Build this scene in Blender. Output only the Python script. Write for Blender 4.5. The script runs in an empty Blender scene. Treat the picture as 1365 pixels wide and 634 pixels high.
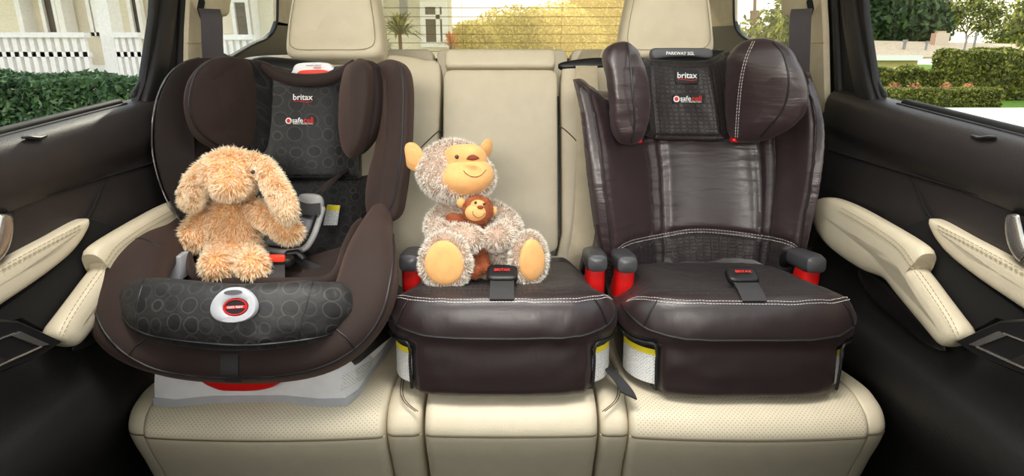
import bpy, math, random
from mathutils import Vector, Matrix, noise
random.seed(7)
PI = math.pi
V = Vector
# ------------------------------------------------------------ camera / light
F = 800.0; PITCH = math.radians(17.0); CZ = 1.0
CT, ST = math.cos(PITCH), math.sin(PITCH)
scn = bpy.context.scene
COL = scn.collection
cam_d = bpy.data.cameras.new('camera'); cam = bpy.data.objects.new('camera', cam_d)
COL.objects.link(cam); scn.camera = cam
cam.location = (0, 0, CZ); cam.rotation_euler = (PI/2 - PITCH, 0, 0)
cam_d.sensor_width = 36; cam_d.lens = 36*F/1365.0; cam_d.clip_start = .02; cam_d.clip_end = 400
scn.view_settings.view_transform = 'Standard'; scn.view_settings.look = 'None'
scn.view_settings.gamma = 1; scn.view_settings.use_curve_mapping = False
scn.view_settings.exposure = 0.0

def lin(c):
    return tuple(((x/255)/12.92 if x/255 <= .04045 else ((x/255+.055)/1.055)**2.4) for x in c)

w = bpy.data.worlds.new('sky'); scn.world = w; w.use_nodes = True
wn, wl = w.node_tree.nodes, w.node_tree.links
bg = wn['Background']; bg.inputs[1].default_value = 2.2
tc = wn.new('ShaderNodeTexCoord'); sx = wn.new('ShaderNodeSeparateXYZ'); rp = wn.new('ShaderNodeValToRGB')
wl.new(tc.outputs['Generated'], sx.inputs[0]); wl.new(sx.outputs[2], rp.inputs[0]); wl.new(rp.outputs[0], bg.inputs[0])
rp.color_ramp.elements[0].color = (1, .90, .70, 1); rp.color_ramp.elements[0].position = 0.0
rp.color_ramp.elements[1].color = (.80, .90, 1, 1); rp.color_ramp.elements[1].position = .6
e = rp.color_ramp.elements.new(.12); e.color = (1, .96, .86, 1)

def lamp(name, kind, loc, target, energy, color, **kw):
    d = bpy.data.lights.new(name, kind); d.energy = energy; d.color = color
    for k, v_ in kw.items(): setattr(d, k, v_)
    o = bpy.data.objects.new(name, d); COL.objects.link(o); o.location = loc
    o.rotation_euler = (V(target)-V(loc)).to_track_quat('-Z', 'Y').to_euler()
    return o
lamp('sun', 'SUN', (-1.5, 10, 5.2), (0, 0, 0), 4.2, (1, .84, .60), angle=math.radians(1.0))
lamp('overhead_fill', 'AREA', (-.12, .55, 2.15), (0, 1.25, .45), 42, (1, .94, .86), shape='RECTANGLE', size=1.0, size_y=.5)  # added overhead lamp, shines through the opening left in the ceiling
lamp('windscreen_fill', 'AREA', (-.1, -.84, 1.30), (-.02, 1.6, 1.0), 3.8, (1, .94, .86), shape='RECTANGLE', size=.9, size_y=.25, spread=math.radians(52))  # added lamp just inside the unseen windscreen, narrowed to brighten the backrests

# ------------------------------------------------------------ measuring
def ray(px, py):
    s = (px-682.5)/F; t = (317-py)/F
    return V((s, CT+t*ST, -ST+t*CT))
def at(px, py, Y):
    r = ray(px, py); return r*(Y/r.y) + V((0, 0, CZ))
def atX(px, py, X):
    r = ray(px, py); return r*(X/r.x) + V((0, 0, CZ))
def atZ(px, py, Z):
    r = ray(px, py); return r*((Z-CZ)/r.z) + V((0, 0, CZ))
def P(l): return [at(*p) for p in l]

# ------------------------------------------------------------ materials
def mat(name, rgb, rough=.6, spec=.4, metal=0, var=.06, vscale=30, bump=0, bscale=200, sheen=0, sheen_tint=(1,1,1), coat=0, extra=None):
    m = bpy.data.materials.new(name); m.use_nodes = True
    n, l = m.node_tree.nodes, m.node_tree.links
    b = n['Principled BSDF']; c = lin(rgb)
    b.inputs['Roughness'].default_value = rough; b.inputs['Metallic'].default_value = metal
    b.inputs['Specular IOR Level'].default_value = spec; b.inputs['Sheen Weight'].default_value = sheen
    b.inputs['Sheen Tint'].default_value = (*sheen_tint, 1); b.inputs['Coat Weight'].default_value = coat
    t = n.new('ShaderNodeTexCoord'); nz = n.new('ShaderNodeTexNoise'); nz.inputs['Scale'].default_value = vscale
    l.new(t.outputs['Object'], nz.inputs['Vector'])
    r = n.new('ShaderNodeValToRGB')
    r.color_ramp.elements[0].color = (*[x*(1-var) for x in c], 1); r.color_ramp.elements[1].color = (*[min(1, x*(1+var)) for x in c], 1)
    r.color_ramp.elements[0].position = .3; r.color_ramp.elements[1].position = .7
    l.new(nz.outputs['Fac'], r.inputs[0]); l.new(r.outputs[0], b.inputs['Base Color'])
    if bump:
        z = n.new('ShaderNodeTexNoise'); z.inputs['Scale'].default_value = bscale; z.inputs['Detail'].default_value = 3
        l.new(t.outputs['Object'], z.inputs['Vector'])
        bp = n.new('ShaderNodeBump'); bp.inputs['Strength'].default_value = bump; bp.inputs['Distance'].default_value = .002
        l.new(z.outputs['Fac'], bp.inputs['Height']); l.new(bp.outputs[0], b.inputs['Normal'])
    if extra: extra(m, n, l, b, t, r)
    return m

def ex_perf(m, n, l, b, t, r):          # perforated leather
    v = n.new('ShaderNodeTexVoronoi'); v.inputs['Scale'].default_value = 190; v.inputs['Randomness'].default_value = .0
    mp = n.new('ShaderNodeMapping'); mp.inputs['Rotation'].default_value = (0, 0, .785)
    l.new(t.outputs['UV'], mp.inputs[0]); l.new(mp.outputs[0], v.inputs['Vector'])
    cr = n.new('ShaderNodeValToRGB'); cr.color_ramp.elements[0].position = .18; cr.color_ramp.elements[1].position = .28
    l.new(v.outputs['Distance'], cr.inputs[0])
    mx = n.new('ShaderNodeMixRGB'); mx.blend_type = 'MULTIPLY'; mx.inputs[0].default_value = .35
    l.new(r.outputs[0], mx.inputs[1]); l.new(cr.outputs[0], mx.inputs[2]); l.new(mx.outputs[0], b.inputs['Base Color'])
def ex_wrinkle(sx_=(40, 40, 12), st=.5, fine=900, fs=.12):
    def f(m, n, l, b, t, r):
        mp = n.new('ShaderNodeMapping'); mp.inputs['Scale'].default_value = sx_
        l.new(t.outputs['Object'], mp.inputs[0])
        z = n.new('ShaderNodeTexNoise'); z.inputs['Scale'].default_value = 1; z.inputs['Detail'].default_value = 4; z.inputs['Distortion'].default_value = .6
        l.new(mp.outputs[0], z.inputs['Vector'])
        bp = n.new('ShaderNodeBump'); bp.inputs['Strength'].default_value = st; bp.inputs['Distance'].default_value = .006
        l.new(z.outputs['Fac'], bp.inputs['Height'])
        z2 = n.new('ShaderNodeTexNoise'); z2.inputs['Scale'].default_value = fine
        l.new(t.outputs['Object'], z2.inputs['Vector'])
        b2 = n.new('ShaderNodeBump'); b2.inputs['Strength'].default_value = fs; b2.inputs['Distance'].default_value = .001
        l.new(z2.outputs['Fac'], b2.inputs['Height']); l.new(bp.outputs[0], b2.inputs['Normal']); l.new(b2.outputs[0], b.inputs['Normal'])
    return f
def ex_circles(m, n, l, b, t, r):       # woven fabric with a pattern of discs
    v = n.new('ShaderNodeTexVoronoi'); v.inputs['Scale'].default_value = 36; v.inputs['Randomness'].default_value = .35
    l.new(t.outputs['UV'], v.inputs['Vector'])
    cr = n.new('ShaderNodeValToRGB'); e_ = cr.color_ramp.elements
    c0 = lin((15, 15, 16)); c1 = lin((60, 58, 57)); c2 = lin((31, 30, 30))
    e_[0].color = (*c0, 1); e_[0].position = 0; e_[1].color = (*c2, 1); e_[1].position = .48
    q = e_.new(.40); q.color = (*c0, 1); q = e_.new(.415); q.color = (*c1, 1); q = e_.new(.45); q.color = (*c1, 1)
    v2 = n.new('ShaderNodeTexWhiteNoise'); l.new(v.outputs['Color'], v2.inputs['Vector'])
    mx = n.new('ShaderNodeMixRGB'); mx.blend_type = 'MIX'; mx.inputs[2].default_value = (*c2, 1)
    cr2 = n.new('ShaderNodeValToRGB'); cr2.color_ramp.interpolation = 'CONSTANT'
    cr2.color_ramp.elements[0].color = (.15, .15, .15, 1); cr2.color_ramp.elements[1].color = (.5, .5, .5, 1); cr2.color_ramp.elements[1].position = .45
    l.new(v2.outputs['Value'], cr2.inputs[0]); l.new(cr2.outputs[0], mx.inputs[0])
    l.new(v.outputs['Distance'], cr.inputs[0]); l.new(cr.outputs[0], mx.inputs[1]); l.new(mx.outputs[0], b.inputs['Base Color'])
    bp = n.new('ShaderNodeBump'); bp.inputs['Strength'].default_value = .5; bp.inputs['Distance'].default_value = .001
    l.new(cr.outputs[0], bp.inputs['Height'])
    z = n.new('ShaderNodeTexNoise'); z.inputs['Scale'].default_value = 45; z.inputs['Detail'].default_value = 3; l.new(t.outputs['Object'], z.inputs['Vector'])
    b2 = n.new('ShaderNodeBump'); b2.inputs['Strength'].default_value = .35; b2.inputs['Distance'].default_value = .006
    l.new(z.outputs['Fac'], b2.inputs['Height']); l.new(bp.outputs[0], b2.inputs['Normal']); l.new(b2.outputs[0], b.inputs['Normal'])
def ex_emboss(m, n, l, b, t, r):        # small embossed squares
    k = n.new('ShaderNodeTexBrick'); k.offset = 0; k.inputs['Scale'].default_value = 1
    k.inputs['Brick Width'].default_value = .0085; k.inputs['Row Height'].default_value = .0085; k.inputs['Mortar Size'].default_value = .0013
    k.inputs['Mortar Smooth'].default_value = .6
    k.inputs['Color1'].default_value = (0, 0, 0, 1); k.inputs['Color2'].default_value = (0, 0, 0, 1); k.inputs['Mortar'].default_value = (1, 1, 1, 1)
    l.new(t.outputs['UV'], k.inputs['Vector'])
    z = n.new('ShaderNodeTexNoise'); z.inputs['Scale'].default_value = 50; l.new(t.outputs['Object'], z.inputs['Vector'])
    b2 = n.new('ShaderNodeBump'); b2.inputs['Strength'].default_value = .4; b2.inputs['Distance'].default_value = .006
    l.new(z.outputs['Fac'], b2.inputs['Height'])
    bp = n.new('ShaderNodeBump'); bp.inputs['Strength'].default_value = .9; bp.inputs['Distance'].default_value = .0015
    l.new(k.outputs['Color'], bp.inputs['Height']); l.new(b2.outputs[0], bp.inputs['Normal']); l.new(bp.outputs[0], b.inputs['Normal'])
def ex_print(m, n, l, b, t, r):         # rows of tiny grey print on a white sticker (uv in metres)
    k = n.new('ShaderNodeTexBrick'); k.inputs['Scale'].default_value = 1; k.offset = .37
    k.inputs['Brick Width'].default_value = .0062; k.inputs['Row Height'].default_value = .0030; k.inputs['Mortar Size'].default_value = .00085
    k.inputs['Color1'].default_value = (.25, .25, .25, 1); k.inputs['Color2'].default_value = (.55, .55, .55, 1); k.inputs['Mortar'].default_value = (.82, .82, .80, 1)
    l.new(t.outputs['UV'], k.inputs['Vector'])
    l.new(k.outputs['Color'], b.inputs['Base Color'])
def ex_siding(m, n, l, b, t, r):
    wv = n.new('ShaderNodeTexWave'); wv.wave_profile = 'SAW'; wv.bands_direction = 'Z'; wv.inputs['Scale'].default_value = 1.3; wv.inputs['Distortion'].default_value = 0
    l.new(t.outputs['Object'], wv.inputs['Vector'])
    bp = n.new('ShaderNodeBump'); bp.inputs['Strength'].default_value = 1; bp.inputs['Distance'].default_value = .04
    l.new(wv.outputs['Color'], bp.inputs['Height']); l.new(bp.outputs[0], b.inputs['Normal'])
def ex_brick(m, n, l, b, t, r):
    k = n.new('ShaderNodeTexBrick'); k.inputs['Scale'].default_value = 4
    k.inputs['Color1'].default_value = (*lin((190, 95, 65)), 1); k.inputs['Color2'].default_value = (*lin((215, 120, 85)), 1); k.inputs['Mortar'].default_value = (.6, .5, .4, 1)
    l.new(t.outputs['Object'], k.inputs['Vector']); l.new(k.outputs['Color'], b.inputs['Base Color'])
def ex_island(c1, c2, c3=None, trans=0.0):
    def f(m, n, l, b, t, r):
        g = n.new('ShaderNodeNewGeometry')
        cr = n.new('ShaderNodeValToRGB'); cr.color_ramp.elements[0].color = (*lin(c1), 1); cr.color_ramp.elements[1].color = (*lin(c2), 1)
        if c3: q = cr.color_ramp.elements.new(.5); q.color = (*lin(c3), 1)
        l.new(g.outputs['Random Per Island'], cr.inputs[0]); l.new(cr.outputs[0], b.inputs['Base Color'])
        if trans:
            tr = n.new('ShaderNodeBsdfTranslucent'); l.new(cr.outputs[0], tr.inputs[0])
            ms = n.new('ShaderNodeMixShader'); ms.inputs[0].default_value = trans
            l.new(b.outputs[0], ms.inputs[1]); l.new(tr.outputs[0], ms.inputs[2])
            l.new(ms.outputs[0], n['Material Output'].inputs[0])
    return f
def ex_fur(root, mid, tip, rv=.35):
    def f(m, n, l, b, t, r):
        g = n.new('ShaderNodeNewGeometry'); sp = n.new('ShaderNodeSeparateXYZ'); l.new(t.outputs['UV'], sp.inputs[0])
        cr = n.new('ShaderNodeValToRGB'); e_ = cr.color_ramp.elements
        e_[0].color = (*lin(root), 1); e_[0].position = .05; e_[1].color = (*lin(tip), 1); e_[1].position = .85
        q = e_.new(.4); q.color = (*lin(mid), 1)
        ad = n.new('ShaderNodeMath'); ad.operation = 'MULTIPLY_ADD'; ad.inputs[1].default_value = rv; l.new(g.outputs['Random Per Island'], ad.inputs[0])
        l.new(sp.outputs[1], ad.inputs[2]); 
        sb = n.new('ShaderNodeMath'); sb.operation = 'SUBTRACT'; sb.inputs[1].default_value = rv/2; l.new(ad.outputs[0], sb.inputs[0])
        l.new(sb.outputs[0], cr.inputs[0]); l.new(cr.outputs[0], b.inputs['Base Color'])
        tr = n.new('ShaderNodeBsdfTranslucent'); l.new(cr.outputs[0], tr.inputs[0])
        ms = n.new('ShaderNodeMixShader'); ms.inputs[0].default_value = .25
        l.new(b.outputs[0], ms.inputs[1]); l.new(tr.outputs[0], ms.inputs[2]); l.new(ms.outputs[0], n['Material Output'].inputs[0])
    return f
def glass_mat(name, tint, refl=.012):
    m = bpy.data.materials.new(name); m.use_nodes = True; n, l = m.node_tree.nodes, m.node_tree.links
    n.remove(n['Principled BSDF'])
    tr = n.new('ShaderNodeBsdfTransparent'); tr.inputs[0].default_value = (*tint, 1)
    gl = n.new('ShaderNodeBsdfGlossy'); gl.inputs['Roughness'].default_value = .02
    ly = n.new('ShaderNodeLayerWeight'); ly.inputs[0].default_value = .25
    mu = n.new('ShaderNodeMath'); mu.operation = 'MULTIPLY'; mu.inputs[1].default_value = refl*4
    l.new(ly.outputs['Fresnel'], mu.inputs[0])
    ms = n.new('ShaderNodeMixShader'); l.new(mu.outputs[0], ms.inputs[0]); l.new(tr.outputs[0], ms.inputs[1]); l.new(gl.outputs[0], ms.inputs[2])
    l.new(ms.outputs[0], n['Material Output'].inputs[0]); return m

M = {}
LEA = (203, 192, 168)
M['leather'] = mat('beige_leather', LEA, .46, .35, var=.03, bump=.25, bscale=500)
M['perf'] = mat('perforated_beige_leather', LEA, .48, .3, var=.03, extra=ex_perf)
M['seam'] = mat('dark_seam_shadow_thread', (92, 82, 62), .8)  # dark thread, with the shadow of the seams put into its colour
M['thread'] = mat('tan_thread', (150, 136, 104), .8)
M['pale_trim'] = mat('pale_plastic_trim', (196, 184, 158), .55, bump=.1, bscale=900)
M['dark_trim'] = mat('charcoal_plastic_trim', (34, 31, 31), .5, .35, bump=.2, bscale=700)
M['door'] = mat('charcoal_door_skin', (44, 40, 40), .46, .4, bump=.3, bscale=600)
M['door_low'] = mat('black_door_lower', (24, 22, 22), .55, .35, bump=.3, bscale=600)
M['black'] = mat('black_plastic', (24, 23, 24), .4, .4)
M['rubber'] = mat('black_rubber', (20, 19, 19), .6)
M['carpet'] = mat('dark_carpet', (26, 23, 22), .95, .1, bump=.8, bscale=800)
M['chrome'] = mat('brushed_silver', (190, 188, 184), .25, .5, metal=.9)
M['gap'] = mat('black_gap', (14, 13, 12), .9)
M['belt'] = mat('grey_seat_belt_webbing', (66, 61, 63), .7, bump=.5, bscale=900)
M['belt_b'] = mat('beige_seat_belt_webbing', (205, 192, 164), .7, bump=.5, bscale=900)
M['blk_web'] = mat('black_webbing', (50, 49, 50), .7, bump=.5, bscale=900)
M['satin'] = mat('dark_satin_fabric', (36, 24, 25), .40, .75, var=.08, sheen=.06, sheen_tint=lin((220, 195, 200)), extra=ex_wrinkle((30, 30, 8), .22))
M['satin_w'] = mat('dark_satin_fabric_puckered', (50, 36, 38), .41, .8, var=.08, sheen=.08, sheen_tint=lin((225, 200, 208)), extra=ex_wrinkle((10, 10, 60), .32))
M['emboss'] = mat('embossed_dark_fabric', (36, 28, 28), .52, .5, sheen=.04, extra=ex_emboss)
M['knit'] = mat('brown_knit_cover', (43, 31, 28), .75, .3, var=.06, bump=.4, bscale=1400, sheen=.2, sheen_tint=lin((200, 165, 150)))
M['knit_d'] = mat('dark_brown_knit_cover', (32, 24, 22), .8, .3, var=.06, bump=.4, bscale=1400, sheen=.1, sheen_tint=lin((200, 165, 150)))
M['circles'] = mat('black_disc_patterned_fabric', (34, 34, 35), .6, .5, extra=ex_circles, sheen=.03)
M['pipe'] = mat('black_piping', (26, 24, 25), .5, .5)
M['pipe_sh'] = mat('highlit_black_piping', (70, 66, 66), .25, .8)  # grey puts a thin highlight into the colour of black piping
M['white_th'] = mat('white_thread', (205, 198, 196), .7)
M['white_pl'] = mat('white_plastic', (226, 225, 226), .35, .45)
M['grey_pl'] = mat('pale_grey_plastic', (176, 177, 182), .35, .45)
M['mid_grey'] = mat('grey_plastic', (140, 139, 138), .4, .4)
M['slate'] = mat('slate_plastic', (84, 84, 88), .45, .4)
M['cap'] = mat('charcoal_arm_cap', (66, 66, 69), .35, .5)
M['red'] = mat('red_plastic', (205, 20, 18), .4, .45)
M['orange'] = mat('bright_red_orange', (225, 62, 40), .5)
M['wtext'] = mat('white_print', (235, 235, 235), .6)
M['rtext'] = mat('red_print', (215, 40, 38), .6)
M['patch'] = mat('black_rubber_patch', (20, 20, 21), .5)
M['label'] = mat('white_printed_label', (215, 215, 212), .5, extra=ex_print)
M['yellow'] = mat('yellow_label_band', (235, 215, 40), .5)
M['plush_tan'] = mat('golden_plush_velour', (222, 166, 106), .8, .2, var=.07, vscale=60, bump=.4, bscale=700, sheen=.5, sheen_tint=lin((255, 225, 180)))
M['plush_brown'] = mat('rust_brown_plush', (142, 76, 46), .8, .2, var=.12, vscale=80, bump=.6, bscale=500, sheen=.6, sheen_tint=lin((230, 150, 110)))
M['nose'] = mat('brown_velour_nose', (128, 60, 38), .7)
M['eye'] = mat('glossy_dark_eye', (52, 34, 38), .12, .6)
M['stitch_br'] = mat('brown_embroidery', (116, 58, 40), .8)
M['fur_dog'] = mat('golden_fur', (235, 195, 145), .7, .2, extra=ex_fur((218, 164, 108), (250, 218, 172), (255, 246, 224)))
M['fur_mon'] = mat('frosted_cream_fur', (225, 210, 200), .75, .2, extra=ex_fur((150, 120, 100), (236, 226, 210), (254, 251, 244), .7))
M['skin_dog'] = mat('golden_fur_base', (226, 176, 122), .9, .1)
M['skin_mon'] = mat('brown_fur_base', (176, 150, 132), .9, .1)
M['glass'] = glass_mat('clear_side_glass', (.97, .98, .97))
M['glass_r'] = glass_mat('warm_rear_glass', (1.0, .95, .84))  # golden outdoor glow tinted into the rear glass
M['heater'] = mat('brown_heater_line', (150, 112, 66), .6)
M['house_w'] = mat('white_painted_wood', (244, 240, 236), .6)
M['house_s'] = mat('cream_siding', (236, 226, 204), .7, extra=ex_siding)
M['pane_d'] = mat('dark_house_pane', (74, 66, 56), .35, .3, var=.4, vscale=3)
M['h_roof'] = mat('tan_shingle_roof', (200, 178, 150), .9, .1, var=.15, vscale=6)
M['h_wall'] = mat('pale_yellow_stucco', (222, 205, 150), .9, .1)
M['brick'] = mat('orange_brick', (200, 105, 70), .8, extra=ex_brick)
M['drive'] = mat('pale_concrete_driveway', (225, 218, 205), .9, .1, var=.03, vscale=2)
M['grass'] = mat('green_lawn', (96, 125, 45), .9, .1, var=.3, vscale=8)
M['pole_w'] = mat('weathered_pole', (120, 95, 75), .9)
M['bark'] = mat('brown_bark', (110, 85, 62), .9, .1, var=.2)
M['leaf_g'] = mat('green_leaves', (60, 95, 50), .5, extra=ex_island((50, 76, 48), (118, 144, 98), (76, 106, 66), .35))
M['leaf_d'] = mat('dark_green_leaves', (40, 62, 35), .6, extra=ex_island((30, 52, 26), (86, 112, 52), (52, 78, 36), .3))
M['leaf_y'] = mat('backlit_gold_leaves', (205, 188, 100), .5, extra=ex_island((168, 156, 78), (236, 222, 140), (204, 188, 104), .45))  # backlight glow put into the leaf colour
M['leaf_h'] = mat('sunlit_hedge_leaves', (130, 136, 46), .5, extra=ex_island((62, 76, 30), (186, 184, 84), (98, 108, 42), .45))  # sunlit yellow mixed into the leaf colour
M['leaf_r'] = mat('reddish_shrub_leaves', (170, 110, 80), .6, extra=ex_island((190, 110, 70), (225, 170, 120), None, .3))
M['core'] = mat('shaded_inner_foliage', (34, 44, 22), .9, .1)  # dark colour stands for the shade inside the foliage
M['core_y'] = mat('backlit_inner_foliage', (160, 146, 74), .9, .1)
M['orange_pl'] = mat('orange_spiky_leaves', (215, 130, 70), .5, extra=ex_island((200, 110, 60), (240, 180, 110), None, .4))

# ------------------------------------------------------------ geometry kit
def cat(pts, sub=6, closed=False):
    n = len(pts); out = []
    rng = range(n if closed else n-1)
    for i in rng:
        if closed: p0, p1, p2, p3 = pts[(i-1) % n], pts[i], pts[(i+1) % n], pts[(i+2) % n]
        else: p0, p1, p2, p3 = pts[max(i-1, 0)], pts[i], pts[i+1], pts[min(i+2, n-1)]
        for k in range(sub):
            t = k/sub
            out.append(.5*((2*p1)+(p2-p0)*t+(2*p0-5*p1+4*p2-p3)*t*t+(3*p1-p0-3*p2+p3)*t**3))
    if not closed: out.append(pts[-1].copy() if hasattr(pts[-1], 'copy') else pts[-1])
    return out
def resample(pts, n, closed=False):
    p = pts+[pts[0]] if closed else pts
    L = [0]
    for i in range(1, len(p)): L.append(L[-1]+(p[i]-p[i-1]).length)
    out = []; j = 0
    for k in range(n):
        d = L[-1]*k/(n if closed else n-1)
        while j < len(L)-2 and L[j+1] < d: j += 1
        s = L[j+1]-L[j]
        out.append(p[j].lerp(p[j+1], (d-L[j])/s if s > 1e-9 else 0))
    return out

class Geo:
    def __init__(s): s.v = []; s.f = []; s.m = []; s.uv = []
    def add(s, v, f, mi=0, uv=None):
        b = len(s.v); s.v += [V(x) for x in v]; s.uv += (uv if uv else [None]*len(v))
        for q in f: s.f.append([i+b for i in q]); s.m.append(mi)
        return s
    def rings(s, R, mi=0, cap=True, closed=True, mf=None):
        n = len(R[0]); v = [p for r in R for p in r]; f = []
        mm = []
        for i in range(len(R)-1):
            for j in range(n if closed else n-1):
                a, b = i*n+j, i*n+(j+1) % n
                f.append([a, b, b+n, a+n]); mm.append(mf(i, j) if mf else mi)
        if cap and closed:
            for r, fl in ((0, True), (len(R)-1, False)):
                c = sum((V(x) for x in R[r]), V())/n; v.append(c); ci = len(v)-1
                for j in range(n):
                    a, b = r*n+j, r*n+(j+1) % n
                    f.append([b, a, ci] if fl else [a, b, ci]); mm.append(mf(r if not fl else 0, j) if mf else mi)
        b0 = len(s.v); s.v += [V(x) for x in v]; s.uv += [None]*len(v)
        for q, k in zip(f, mm): s.f.append([i+b0 for i in q]); s.m.append(k)
        return s
    def sweep(s, path, rad, up=V((0, 0, 1)), n=20, e=2.0, round_ends=True, mi=0, sub=0):
        """path points; rad list of (half side, half up)"""
        if sub:
            rv = cat([V((a, b, 0)) for a, b in rad], sub); path = cat(path, sub); rad = [(x.x, x.y) for x in rv]
        N = len(path); R = []
        ups = up if isinstance(up, list) else [up]*N
        def ring(c, t, u, a, b):
            sd = t.cross(u)
            if sd.length < 1e-6: sd = t.cross(V((1, .1, 0)))
            sd.normalize(); uu = sd.cross(t).normalized(); r = []
            for k in range(n):
                q = 2*PI*k/n; cx, cy = math.cos(q), math.sin(q)
                r.append(c+sd*(a*math.copysign(abs(cx)**(2/e), cx))+uu*(b*math.copysign(abs(cy)**(2/e), cy)))
            return r
        T = []
        for i in range(N):
            t = path[min(i+1, N-1)]-path[max(i-1, 0)]; T.append(t.normalized())
        if round_ends:
            a, b = rad[0]; h = min(a, b)
            for k in (0, 1, 2, 3): q = PI/2*k/4; R.append(ring(path[0]-T[0]*h*math.cos(q), T[0], ups[0], max(a*math.sin(q), 1e-5)+(a-h)*(1-math.sin(q))*.6*(1 if k else 0), max(b*math.sin(q), 1e-5)+(b-h)*(1-math.sin(q))*.6*(1 if k else 0)))
        for i in range(N): R.append(ring(path[i], T[i], ups[i], *rad[i]))
        if round_ends:
            a, b = rad[-1]; h = min(a, b)
            for k in (3, 2, 1, 0): q = PI/2*k/4; R.append(ring(path[-1]+T[-1]*h*math.cos(q), T[-1], ups[-1], max(a*math.sin(q), 1e-5)+(a-h)*(1-math.sin(q))*.6*(1 if k else 0), max(b*math.sin(q), 1e-5)+(b-h)*(1-math.sin(q))*.6*(1 if k else 0)))
        return s.rings(R, mi)
    def tube(s, path, r, n=8, closed=False, mi=0):
        if closed:
            path = list(path)+[path[0], path[1]]
        R = []; N = len(path); prev = None
        for i in range(N):
            t = (path[min(i+1, N-1)]-path[max(i-1, 0)])
            if t.length < 1e-9: t = V((0, 0, 1))
            t.normalize()
            if prev is None: a = t.orthogonal().normalized()
            else:
                a = prev-t*prev.dot(t)
                a = a.normalized() if a.length > 1e-6 else t.orthogonal().normalized()
            prev = a; b = t.cross(a)
            R.append([path[i]+(a*math.cos(2*PI*k/n)+b*math.sin(2*PI*k/n))*r for k in range(n)])
        return s.rings(R, mi)
    def stitch(s, path, L=.0042, gap=.002, r=.0006, mi=0):
        tot = sum((path[i+1]-path[i]).length for i in range(len(path)-1)); n = max(2, int(tot/(L+gap)))
        q = resample(path, n*3+1)
        for i in range(n): s.tube([q[3*i], q[3*i+1], q[3*i+2]], r, 5, mi=mi)
        return s
    def ell(s, c, r, n=20, m=12, e1=2.0, e2=2.0, rot=None, mi=0):
        R = []
        if not hasattr(r, '__len__'): r = (r, r, r)
        for i in range(m+1):
            ph = -PI/2+PI*i/m; cp, sp = math.cos(ph), math.sin(ph)
            cp = max(abs(cp), 1e-4)**(2/e2); sp = math.copysign(abs(sp)**(2/e2), sp); rg = []
            for k in range(n):
                q = 2*PI*k/n; cx, cy = math.cos(q), math.sin(q)
                p = V((r[0]*cp*math.copysign(abs(cx)**(2/e1), cx), r[1]*cp*math.copysign(abs(cy)**(2/e1), cy), r[2]*sp))
                if rot is not None: p = rot @ p
                rg.append(V(c)+p)
            R.append(rg)
        return s.rings(R, mi)
    def rbox(s, c, h, e=6, rot=None, mi=0, n=32, m=16):
        return s.ell(c, h, n, m, e, e, rot, mi)
    def box(s, lo, hi, mi=0, rot=None, c=None):
        x0, y0, z0 = lo; x1, y1, z1 = hi
        v = [V((x, y, z)) for z in (z0, z1) for y in (y0, y1) for x in (x0, x1)]
        if rot is not None: v = [rot @ p for p in v]
        if c is not None: v = [p+V(c) for p in v]
        return s.add(v, [[0, 2, 3, 1], [4, 5, 7, 6], [0, 1, 5, 4], [2, 6, 7, 3], [0, 4, 6, 2], [1, 3, 7, 5]], mi)
    def plate(s, pts, ext, mi=0, bev=0.0):
        """flat polygon extruded by ext, front edge chamfered"""
        n = len(pts); c = sum(pts, V())/n; ext = V(ext)
        if bev:
            fr = [p+(c-p).normalized()*bev for p in pts]; md = [p+ext.normalized()*bev for p in pts]
            R = [fr, md, [p+ext for p in pts]]
        else: R = [pts, [p+ext for p in pts]]
        v = [p for r in R for p in r]; f = [list(range(n))[::-1]]
        for i in range(len(R)-1):
            for j in range(n): a, b = i*n+j, i*n+(j+1) % n; f.append([a, b, b+n, a+n])
        f.append([(len(R)-1)*n+j for j in range(n)])
        return s.add(v, f, mi)
    def pillow(s, outline, nrm, front, back, spine=None, N=72, K=9, e=2.4, warp=None, mi=0, sub=6, smooth=True):
        nrm = V(nrm).normalized()
        o = resample(cat(outline, sub, True) if smooth else outline, N, True)
        if spine is None:
            c = sum(o, V())/N; C = [c]*N
        else:
            C = []
            for p in o:
                best = None
                for a, b in zip(spine[:-1], spine[1:]):
                    d = b-a; t = max(0, min(1, (p-a).dot(d)/d.length_squared)); q = a+d*t
                    if best is None or (p-q).length < (p-best).length: best = q
                C.append(best)
        R = []
        for k in range(2*K+1):
            ph = PI*k/(2*K); r = max(math.sin(ph), 1e-3)**(2/e); h = math.copysign(abs(math.cos(ph))**(2/e), math.cos(ph))
            R.append([C[i].lerp(o[i], r)+nrm*(h*(front if h > 0 else back)) for i in range(N)])
        if warp: R = [[warp(p) for p in r] for r in R]
        return s.rings(R, mi)
    def build(s, name, mats, parent=None, label=None, cat_=None, group=None, kind=None, angle=45, loc=None, smooth=True, uvscale=1):
        if not isinstance(mats, (list, tuple)): mats = [mats]
        me = bpy.data.meshes.new(name)
        if parent is not None: off = OFF.get(parent.name, V())
        elif loc is not None: off = V(loc)
        else:
            n = len(s.v); lo = min(p.z for p in s.v); off = V((sum(p.x for p in s.v)/n, sum(p.y for p in s.v)/n, lo))
        me.from_pydata([tuple(p-off) for p in s.v], [], s.f)
        for m_ in mats: me.materials.append(M[m_] if isinstance(m_, str) else m_)
        me.polygons.foreach_set('material_index', s.m)
        if any(u is not None for u in s.uv):
            ul = me.uv_layers.new(name='UVMap')
            for lp in me.loops:
                u = s.uv[lp.vertex_index]
                ul.data[lp.index].uv = u if u is not None else (s.v[lp.vertex_index].x, s.v[lp.vertex_index].z)
        else:
            ul = me.uv_layers.new(name='UVMap')
            for lp in me.loops: ul.data[lp.index].uv = (s.v[lp.vertex_index].x, s.v[lp.vertex_index].z*.8+s.v[lp.vertex_index].y*.6)
        me.update()
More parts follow.
